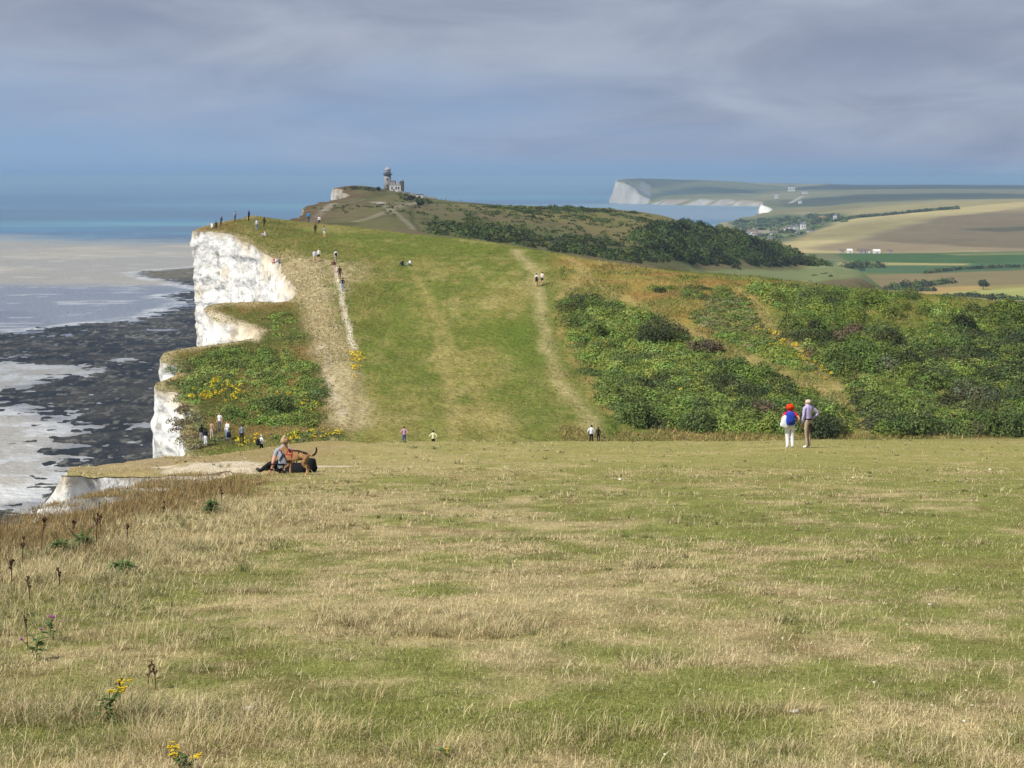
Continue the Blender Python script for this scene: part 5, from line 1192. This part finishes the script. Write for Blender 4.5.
for pl in dme.polygons:
    c = pl.center; back = c.z > .535+.03*math.sin(c.y*30) and -.34 < c.y < .26
    pl.material_index = 1 if (c.y < -.47 or (c.y > .53) or (c.z > .76) or (back and abs(c.x) < .075)) else 2 if (c.z < .16) else 0
dog = bpy.data.objects.new('dog', dme); C.objects.link(dog); dx_, dy_ = wp(297, 35.6); dog.location = (dx_, dy_, float(hz(dx_, dy_))-.01); dog.rotation_euler = (0, 0, math.pi/2-.12); dog.scale = (.92, .80, .94)
tag(dog, 'tan dog with raised black tail wearing a red harness beside the seated woman', 'dog', 'woman and dog')
bm = bmesh.new()
def band(b, y0, y1, rx, rz, zc_, tilt=0.):
    rings = []
    for y in (y0, y1):
        rings.append([b.verts.new((rx*math.cos(a), y+tilt*math.sin(a), zc_+rz*math.sin(a))) for a in [2*math.pi*k/20 for k in range(20)]])
    for k in range(20): b.faces.new((rings[0][k], rings[0][(k+1) % 20], rings[1][(k+1) % 20], rings[1][k]))
band(bm, .12, .145, .108, .143, .49); band(bm, .275, .30, .088, .105, .55, -.05)
for s_ in (-1, 1): bx(bm, s_*.098-.006, s_*.098+.006, .13, .29, .515, .54)
h_ = bmobj('harness', bm, cloth((176, 40, 46)), dog, True); sm_ = h_.modifiers.new('thick', 'SOLIDIFY'); sm_.thickness = .012

WH, BK, NV = (228, 228, 226), (26, 26, 30), (40, 52, 96)
G1 = 'group beside the bramble mound'
person(201.5, 112, .3, 'person dressed in black at the left end of the group by the bramble mound', BK, (160, 160, 165), BK, 1.68, grp=G1, hairlen=.05, py=443)
person(205.6, 112, -.4, 'person in black top and white skirt second from the left by the bramble mound', BK, (214, 214, 216), BK, 1.62, grp=G1, legw=1.5, hairlen=.05, py=446.5)
person(211.8, 112, -.4, 'person in tan jacket standing just right of the black-clad pair by the bramble mound', (176, 140, 112), (196, 176, 156), (110, 80, 60), 1.74, arms=('fwd', 'down'), grp=G1, py=440.5)
person(219.6, 112, 2.8, 'person in white T-shirt and grey trousers standing highest in the group, against the bramble', WH, (92, 98, 116), (120, 90, 70), 1.76, grp=G1, sleeves=False, py=431.5)
person(227.3, 112, 2.7, 'person in white top and pale blue trousers holding a dark bag by the mound', WH, (150, 170, 200), (130, 96, 70), 1.72, arms=('fwd', 'down'), grp=G1, py=440)
bx_, by_ = hit(228.8, 441, 112)[:2]; bag((bx_, by_, float(hz(bx_, by_))+.28), .2, .42, .2, .5, (26, 30, 52), 'dark navy bag held low by the person in white top', 'bag', 'bag', pocket=False)
person(242, 112, .2, 'slim person in grey top and black trousers standing apart at the right of the group', (128, 140, 148), BK, (60, 45, 38), 1.70, grp=G1, py=443.5)
person(261.5, 112, -.9, 'white-haired person in white shirt carrying a black backpack, walking towards the yellow flowers', WH, BK, (196, 186, 172), 1.74, stride=.5, arms=('down', 'fwd'), grp=None, py=455)
bx_, by_ = hit(257.9, 455.5, 112)[:2]; bag((bx_, by_, float(hz(bx_, by_))+.85), -.9, .36, .26, .56, BK, 'black backpack on the white-haired person near the yellow flowers')
person(404.3, 133.8, .1, 'person in pink top whose legs are hidden by the near crest', (196, 150, 172), (60, 70, 130), (90, 60, 45), 1.66, arms=('hip', 'hip'), grp=None)
person(433.3, 132.4, .0, 'person in pale yellow top with only head and shoulders above the near crest', (222, 216, 170), BK, (40, 34, 30), 1.62, arms=('hip', 'hip'), grp=None)
person(591.4, 134.3, .1, 'person in loose white shirt at the crest beside a darker-dressed child', (226, 228, 234), BK, (50, 40, 36), 1.74, wide=1.25, arms=('hip', 'down'), grp='pair below the scrub')
person(598.4, 135, -.2, 'small black-dressed figure right of the white shirt at the crest', BK, BK, (50, 40, 36), 1.42, grp='pair below the scrub')
G2 = 'walkers on the pale path in mid field'
person(536.6, 199, 0, 'left walker in white top and black shorts on the mid-field path, wearing a dark pack', WH, BK, (70, 50, 40), 1.76, shorts=True, stride=.5, sleeves=False, grp=G2)
bx_, by_ = wp(536.6, 198.75); bag((bx_, by_, float(hz(bx_, by_))+.95), 0, .3, .22, .46, (40, 44, 60), 'dark pack on the left walker of the mid-field path')
person(542.2, 200, 0, 'right walker in white top and dark shorts on the mid-field path, without a pack', (238, 226, 222), (30, 32, 40), (60, 44, 36), 1.72, shorts=True, stride=-.5, sleeves=False, grp=G2)
person(402.8, 212, 2.6, 'person in dark clothes sitting on the grass of the mid field', BK, (50, 54, 60), (60, 44, 36), 1.7, pose='sit', arms=('knee', 'knee'), grp='pair sitting in mid field')
person(410.2, 212, 2.2, 'person in white sitting on the grass of the mid field', WH, (150, 160, 178), (80, 60, 46), 1.7, pose='sit', arms=('knee', 'knee'), grp='pair sitting in mid field')
G3 = 'walkers on the narrow chalk path'
person(335.8, 214, .2, 'person in white top with dark pack, rearmost on the narrow chalk path', WH, (180, 170, 160), (90, 60, 45), 1.74, grp=G3, stride=.4)
bx_, by_ = wp(336.0, 213.75); bag((bx_, by_, float(hz(bx_, by_))+.95), .2, .3, .22, .46, BK, 'black pack on the rearmost walker of the narrow chalk path')
person(334.2, 207.5, .0, 'person in maroon top and pale trousers second from the top of the narrow chalk path', (92, 40, 44), (198, 168, 160), (60, 40, 34), 1.66, grp=G3, stride=-.4)
person(339.6, 203.5, .1, 'person in dark brown clothes third down the narrow chalk path', (58, 34, 34), (52, 30, 30), (40, 28, 24), 1.74, grp=G3, stride=.3)
person(342.6, 197.0, -.2, 'person in dark blue jacket and light blue jeans lowest on the narrow chalk path', (30, 34, 56), (132, 146, 178), (40, 30, 26), 1.76, grp=G3, stride=-.3, arms=('hip', 'hip'))
G4 = 'pair strolling above the worn track'
person(314.3, 214, 0, 'person in lilac-white top left of the pair above the worn track', (206, 204, 222), (196, 186, 180), (110, 80, 60), 1.76, grp=G4, stride=.4, shorts=True)
person(318.6, 215, 0, 'person in white top and black shorts right of the pair above the worn track', WH, BK, (190, 150, 110), 1.74, grp=G4, stride=-.4, shorts=True)
G5 = 'pair sitting at the head of the worn track'
person(274.2, 212, .8, 'person in pinkish red sitting at the cliff cove edge, left of a grey companion', (196, 130, 126), (170, 96, 90), (150, 110, 80), 1.7, pose='crouch', arms=('knee', 'knee'), grp=G5)
person(279.6, 213, 1.2, 'person in grey sitting at the cliff cove edge, right of a pinkish companion', (150, 150, 162), (110, 112, 128), (120, 90, 70), 1.7, pose='sit', arms=('knee', 'knee'), grp=G5)
G6 = 'people near the top of the cliff'
person(216.2, 241, .5, 'crouching person in dark brown right at the tip of the tall cliff', (70, 46, 42), (54, 40, 40), (40, 30, 28), 1.7, pose='crouch', arms=('fwd', 'fwd'), grp=G6)
person(212.6, 240, .5, 'person in white crouching closest to the edge of the tall cliff tip', WH, (200, 198, 196), (190, 160, 120), 1.7, pose='crouch', arms=('fwd', 'fwd'), grp=G6, lean=.4)
person(220.8, 243, -.6, 'dark-clothed person standing just right of the crouching ones at the cliff tip', (52, 44, 56), (60, 50, 52), (40, 30, 28), 1.6, grp=G6, lean=.4)
person(235.0, 248, 1.0, 'person in pale lilac top and grey trousers on the white chalk step at the skyline', (176, 176, 200), (96, 104, 128), (60, 48, 42), 1.74, grp=G6)
person(248.8, 250, 1.2, 'person in navy jacket and black trousers standing on the skyline, dark against the sea', (34, 54, 110), BK, (60, 44, 36), 1.8, grp=G6)
person(256.8, 238, .4, 'person in white shirt and light blue trousers below the navy-jacketed one', (226, 224, 228), (130, 140, 176), (140, 100, 76), 1.66, grp=G6)
person(264.2, 243, .4, 'person in dark brown dress standing behind the lilac seated one', (70, 48, 50), (74, 50, 52), (40, 28, 24), 1.7, grp=G6, hairlen=.06)
person(265.0, 232, 1.6, 'person in lilac sitting on the turf with legs stretched out, near the skyline', (206, 196, 222), (196, 194, 206), (130, 96, 80), 1.7, pose='sit', arms=('prop', 'knee'), grp=G6)
G7 = 'walkers on the skyline dip'
person(308.6, 262, .2, 'person in bright turquoise jacket on the skyline below the lighthouse hill', (34, 150, 214), (52, 60, 72), (50, 40, 36), 1.8, grp=G7, stride=.3)
person(319.2, 266, .0, 'person in white top and dark trousers where the pale track meets the skyline', (222, 216, 214), (60, 50, 62), (60, 44, 40), 1.72, grp=G7, stride=.3)
person(315.3, 240, .0, 'person all in black walking left of the one in white shorts', BK, BK, (40, 32, 30), 1.66, grp=G7, stride=.3)
person(324.4, 236, .0, 'person in grey top and white shorts walking near the skyline', (150, 150, 140), (226, 226, 220), (70, 56, 48), 1.78, grp=G7, stride=-.3, shorts=True)
# tiny far walkers by the lighthouse slope
for px, D, c, l in ((441, 800, (214, 206, 198), 'tiny pale figure on the hill crest right of the lighthouse'), (445.5, 800, (190, 170, 150), 'tiny tan figure on the hill crest right of the lighthouse'), (461, 790, (200, 196, 196), 'tiny whitish figure farther right along the same hill crest')):
    person(px, D, 0, l, c, (90, 90, 100), (60, 50, 40), 1.75, grp='far walkers on the lighthouse hill', sub=0)

# ------------------------------------------------------------------ plants and small things in the near grass
plant_g = mat('plant green', (.11, .17, .05), rough=.7, var=.3, scale=20, trans=.15)
dry_m = mat('dry stalk', (.085, .05, .032), rough=.9, var=.3, scale=30)
yel_m = mat('ragwort yellow', (.62, .44, .02), rough=.7, var=.12, scale=60)
pur_m = mat('thistle purple', (.30, .05, .28), rough=.8, var=.2, scale=80)
chk_m = mat('chalk stone', (.72, .69, .62), rough=.9, var=.15, scale=30, bump=.5, bscale=60)
def leafy(bm, rg, h, n, L, w):
    for k in range(n):
        z = h*rg.uniform(.03, .85); a = rg.uniform(0, 6.28); l = L*rg.uniform(.6, 1.2)*(1.2-z/h*.7)
        d = Vector((math.cos(a), math.sin(a), rg.uniform(.1, .7))).normalized(); sd = d.cross(Vector((0, 0, 1))).normalized()*w*rg.uniform(.6, 1.2)
        p0 = Vector((rg.uniform(-.01, .01), rg.uniform(-.01, .01), z)); m1 = p0+d*l*.5; t = p0+d*l+Vector((0, 0, -.25*l))
        v = [bm.verts.new(q) for q in (p0, m1-sd, t, m1+sd)]; bm.faces.new(v)
def plant(kind, px, py, h, lab, cat, seed, grp=None, dmin=3.0, small=False):
    rg = random.Random(seed); p = hit(px, py, dmin, 90); e = empty(kind, p); tag(e, lab, cat, grp)
    stems = {'ragwort_plant': 6, 'thistle': 2, 'dried_stalk': 1, 'weed': 3}[kind]; tips = []; stems = 1 if small else 3 if kind == 'ragwort_plant' else stems
    bm = bmesh.new(); lf = bmesh.new()
    for k in range(stems):
        a = rg.uniform(0, 6.28); sp = h*(.42*rg.random()*(stems > 1)+.08); hh = h*rg.uniform(.75, 1.05)
        pts = [(0, 0, -.02), (sp*.4*math.cos(a), sp*.4*math.sin(a), hh*.5), (sp*math.cos(a)*1.4, sp*math.sin(a)*1.4, hh)]
        tube(bm, pts, [.004, .003, .002] if p.y < 12 else [.007, .006, .004], 5); tips.append(Vector(pts[-1]))
        if kind == 'dried_stalk':
            for j in range(rg.randint(4, 8)):
                t = rg.uniform(.5, .97); b0 = Vector(pts[1]).lerp(Vector(pts[2]), max(0, (t-.5)*2)); a2 = rg.uniform(0, 6.28); q = b0+Vector((math.cos(a2)*.4, math.sin(a2)*.4, .9))*h*rg.uniform(.08, .2)
                tube(bm, [tuple(b0), tuple(q)], [.0035 if p.y < 12 else .006]*2, 4); tips.append(q)
        if kind == 'ragwort_plant':
            for j in range(1 if small else 5):
                a2 = rg.uniform(0, 6.28); q = Vector(pts[2])+Vector((math.cos(a2)*.15*h, math.sin(a2)*.15*h, rg.uniform(-.02, .02))); tips.append(q); tube(bm, [pts[1], tuple(q)], [.002, .0015], 4)
    bmobj('stem', bm, dry_m if kind == 'dried_stalk' else plant_g, e)
    if kind != 'dried_stalk':
        leafy(lf, rg, h*(.9 if kind != 'weed' else .45), (6 if small else 34) if kind != 'weed' else 130, .09 if kind != 'weed' else .22, .012 if kind != 'weed' else .018); bmobj('leaf', lf, plant_g, e)
    else: lf.free()
    if kind == 'weed': return
    fm = {'ragwort_plant': yel_m, 'thistle': pur_m, 'dried_stalk': dry_m}[kind]; fb = bmesh.new()
    for t in tips:
        if kind == 'ragwort_plant':
            for j in range(3):
                c_ = t+Vector((rg.uniform(-.012, .012), rg.uniform(-.012, .012), rg.uniform(-.004, .008)))
                bmesh.ops.create_cone(fb, cap_ends=True, segments=9, radius1=.004, radius2=.0075, depth=.005, matrix=Matrix.Translation(c_))
        else:
            r_ = .011 if kind == 'thistle' else (.008 if p.y < 12 else .014); n0 = len(fb.verts)
            bmesh.ops.create_icosphere(fb, subdivisions=1, radius=r_, matrix=Matrix.Translation(t)); fb.verts.ensure_lookup_table()
            for v in fb.verts[n0:]: v.co = t+(v.co-t)*rg.uniform(.7, 1.4)
            bmobj('flower_head' if kind != 'dried_stalk' else 'seed_head', fb, fm, e); fb = bmesh.new()
    if kind != 'ragwort_plant': fb.free(); return
    bmobj('flower_head' if kind != 'dried_stalk' else 'seed_head', fb, fm, e)
plant('ragwort_plant', 106, 722, .20, 'yellow ragwort plant in the long straw grass at the lower left', 'wildflower', 1)
plant('ragwort_plant', 182, 775, .12, 'low yellow ragwort cut by the bottom edge of the frame', 'wildflower', 2)
plant('thistle', 36, 660, .22, 'purple thistle leaning left at the left edge of the near grass', 'wildflower', 3)
plant('thistle', 50, 640, .20, 'purple thistle just behind and right of the leftmost thistle', 'wildflower', 4)
plant('thistle', 81, 550, .3, 'purple thistle in the brown grass near the cliff edge', 'wildflower', 5)
plant('ragwort_plant', 446, 757, .05, 'single tiny yellow flower low in the near turf at bottom centre', 'wildflower', 6, small=True)
plant('weed', 82, 549, .35, 'dark green leafy weed clump in the brown grass by the cliff, farther left', 'weed', 7)
plant('weed', 212, 513, .45, 'dark green leafy weed clump at the right end of the brown grass', 'weed', 8)
plant('weed', 122, 572, .18, 'small green weed in front of the brown cliff-edge grass', 'weed', 9)
plant('weed', 60, 553, .3, 'green weed clump left of the purple thistle by the cliff', 'weed', 10)
for i, (px, py, h) in enumerate(((22, 568, .5), (41, 556, .62), (72, 540, .42), (96, 548, .8), (101, 536, .5), (128, 545, .35), (12, 585, .45), (60, 590, .3), (163, 520, .4), (222, 505, .42), (30, 612, .35))):
    plant('dried_stalk', px, py, h*.7, 'dark dried flower stalk with seedheads among the tall grass near the cliff edge', 'dried stalk', 20+i, 'dried stalks at the cliff edge', 14)
for i, (px, py, h, l) in enumerate(((28, 650, .26, 'tall dried stalk right beside the leftmost thistle'), (120, 705, .17, 'dried stalk just right of the yellow ragwort plant'), (148, 690, .17, 'dried stalk left of the pair near the lower left straw'), (156, 690, .19, 'tallest dried stalk of the pair near the lower left straw'))):
    plant('dried_stalk', px, py, h, l, 'dried stalk', 50+i)
def stone(px, py, r, lab, seed, grp=None, name='chalk_stone', m=chk_m, flat=.6):
    rg = random.Random(seed); bm = bmesh.new(); bmesh.ops.create_icosphere(bm, subdivisions=2, radius=1)
    for v in bm.verts:
        k = 1+.22*math.sin(v.co.x*4+seed)*math.cos(v.co.y*3+seed*2)+rg.uniform(-.06, .06); v.co = Vector((v.co.x*r*k*1.2, v.co.y*r*k*.9, v.co.z*r*k*flat))
    o = bmobj(name, bm, m, None, True); p = hit(px, py, 3, 90); o.location = (p.x, p.y, p.z+r*.45); o.rotation_euler = (0, 0, rg.uniform(0, 6)); tag(o, lab, 'stone', grp)
stone(250, 710, .026, 'white crumpled scrap lying in the straw at the lower left', 1, None, 'litter', mat('white scrap', (.8, .82, .86), rough=.6), .5); bpy.data.objects['litter']['category'] = 'litter'
rgs = random.Random(99)
for i, (px, py) in enumerate(((906, 638), (966, 691), (804, 689), (791, 712), (964, 722), (932, 706), (972, 706), (752, 627), (783, 639), (930, 605), (907, 625), (954, 575), (935, 749), (700, 690), (620, 480), (560, 495), (853, 478), (990, 470), (690, 462), (505, 468), (1010, 735), (665, 755), (560, 577), (874, 683))):
    stone(px, py, rgs.uniform(.006, .013)*(1+(py < 500)*2), 'small white chalk crumb lying in the short near turf', 300+i, 'chalk crumbs in the near turf')
stone(796, 713, .02, 'largest white chalk crumb, at the foot of a straw tuft at lower right', 340)
stone(233, 216.5, 1.1, 'white chalk step at the skyline under the lilac-topped person', 360, None, 'chalk_slab', chk_m, .3); 

# added clouds high above, outside the view: they shade the far hill and parts of the valley
cloud_m = bpy.data.materials.new('cloud'); cloud_m.use_nodes = True; nn = cloud_m.node_tree.nodes; ll = cloud_m.node_tree.links
cd = nn.new('ShaderNodeBsdfDiffuse'); cd.inputs['Color'].default_value = (.9, .9, .92, 1); ct = nn.new('ShaderNodeBsdfTransparent'); cm_ = nn.new('ShaderNodeMixShader'); cm_.inputs[0].default_value = .11
ll.new(ct.outputs[0], cm_.inputs[1]); ll.new(cd.outputs[0], cm_.inputs[2]); ll.new(cm_.outputs[0], nn['Material Output'].inputs['Surface'])
bm = bmesh.new()
def lens(tx, ty, tz, rx, ry, alt, seed, thick=60., n=72):
    c_ = Vector((tx, ty, tz))+SUN*((alt-tz)/SUN.z); a = np.arange(n)*2*math.pi/n
    rad = 1+.32*fbm(np.cos(a)*1.7+seed, np.sin(a)*1.7, o=4, seed=seed)
    rings = []
    for f, z in ((.12, -1.), (.6, -.8), (.92, -.35), (1., 0), (.9, .5), (.55, .9), (.1, 1.1)):
        w_ = 1+.06*fbm(np.cos(a)*5+seed, np.sin(a)*5+f*4, o=2, seed=seed)
        rings.append([bm.verts.new(c_+Vector((rx*f*rad[k]*w_[k]*math.cos(a[k]), ry*f*rad[k]*w_[k]*math.sin(a[k]), z*thick))) for k in range(n)])
    for r1, r2 in zip(rings, rings[1:]):
        for k in range(n): bm.faces.new((r1[k], r1[(k+1) % n], r2[(k+1) % n], r2[k]))
    bm.faces.new(rings[0][::-1]); bm.faces.new(rings[-1])
lens(70, 700, 70, 400, 300, 1000, 3); lens(60, 680, 70, 330, 240, 1120, 4)          # over the lighthouse hill
lens(820, 2230, 30, 430, 380, 1100, 5); lens(800, 2180, 30, 380, 330, 1250, 6)        # over the dry hill
lens(2100, 6800, 50, 1500, 1100, 1500, 8); lens(760, 6900, 60, 420, 700, 1500, 11); lens(1900, 5600, 40, 1100, 600, 1400, 12); lens(1100, 5000, 30, 600, 260, 1400, 9)
lens(-430, 800, 0, 200, 380, 950, 10)
o = bmobj('shade_clouds', bm, cloud_m, None, True); tag(o, kind='stuff')
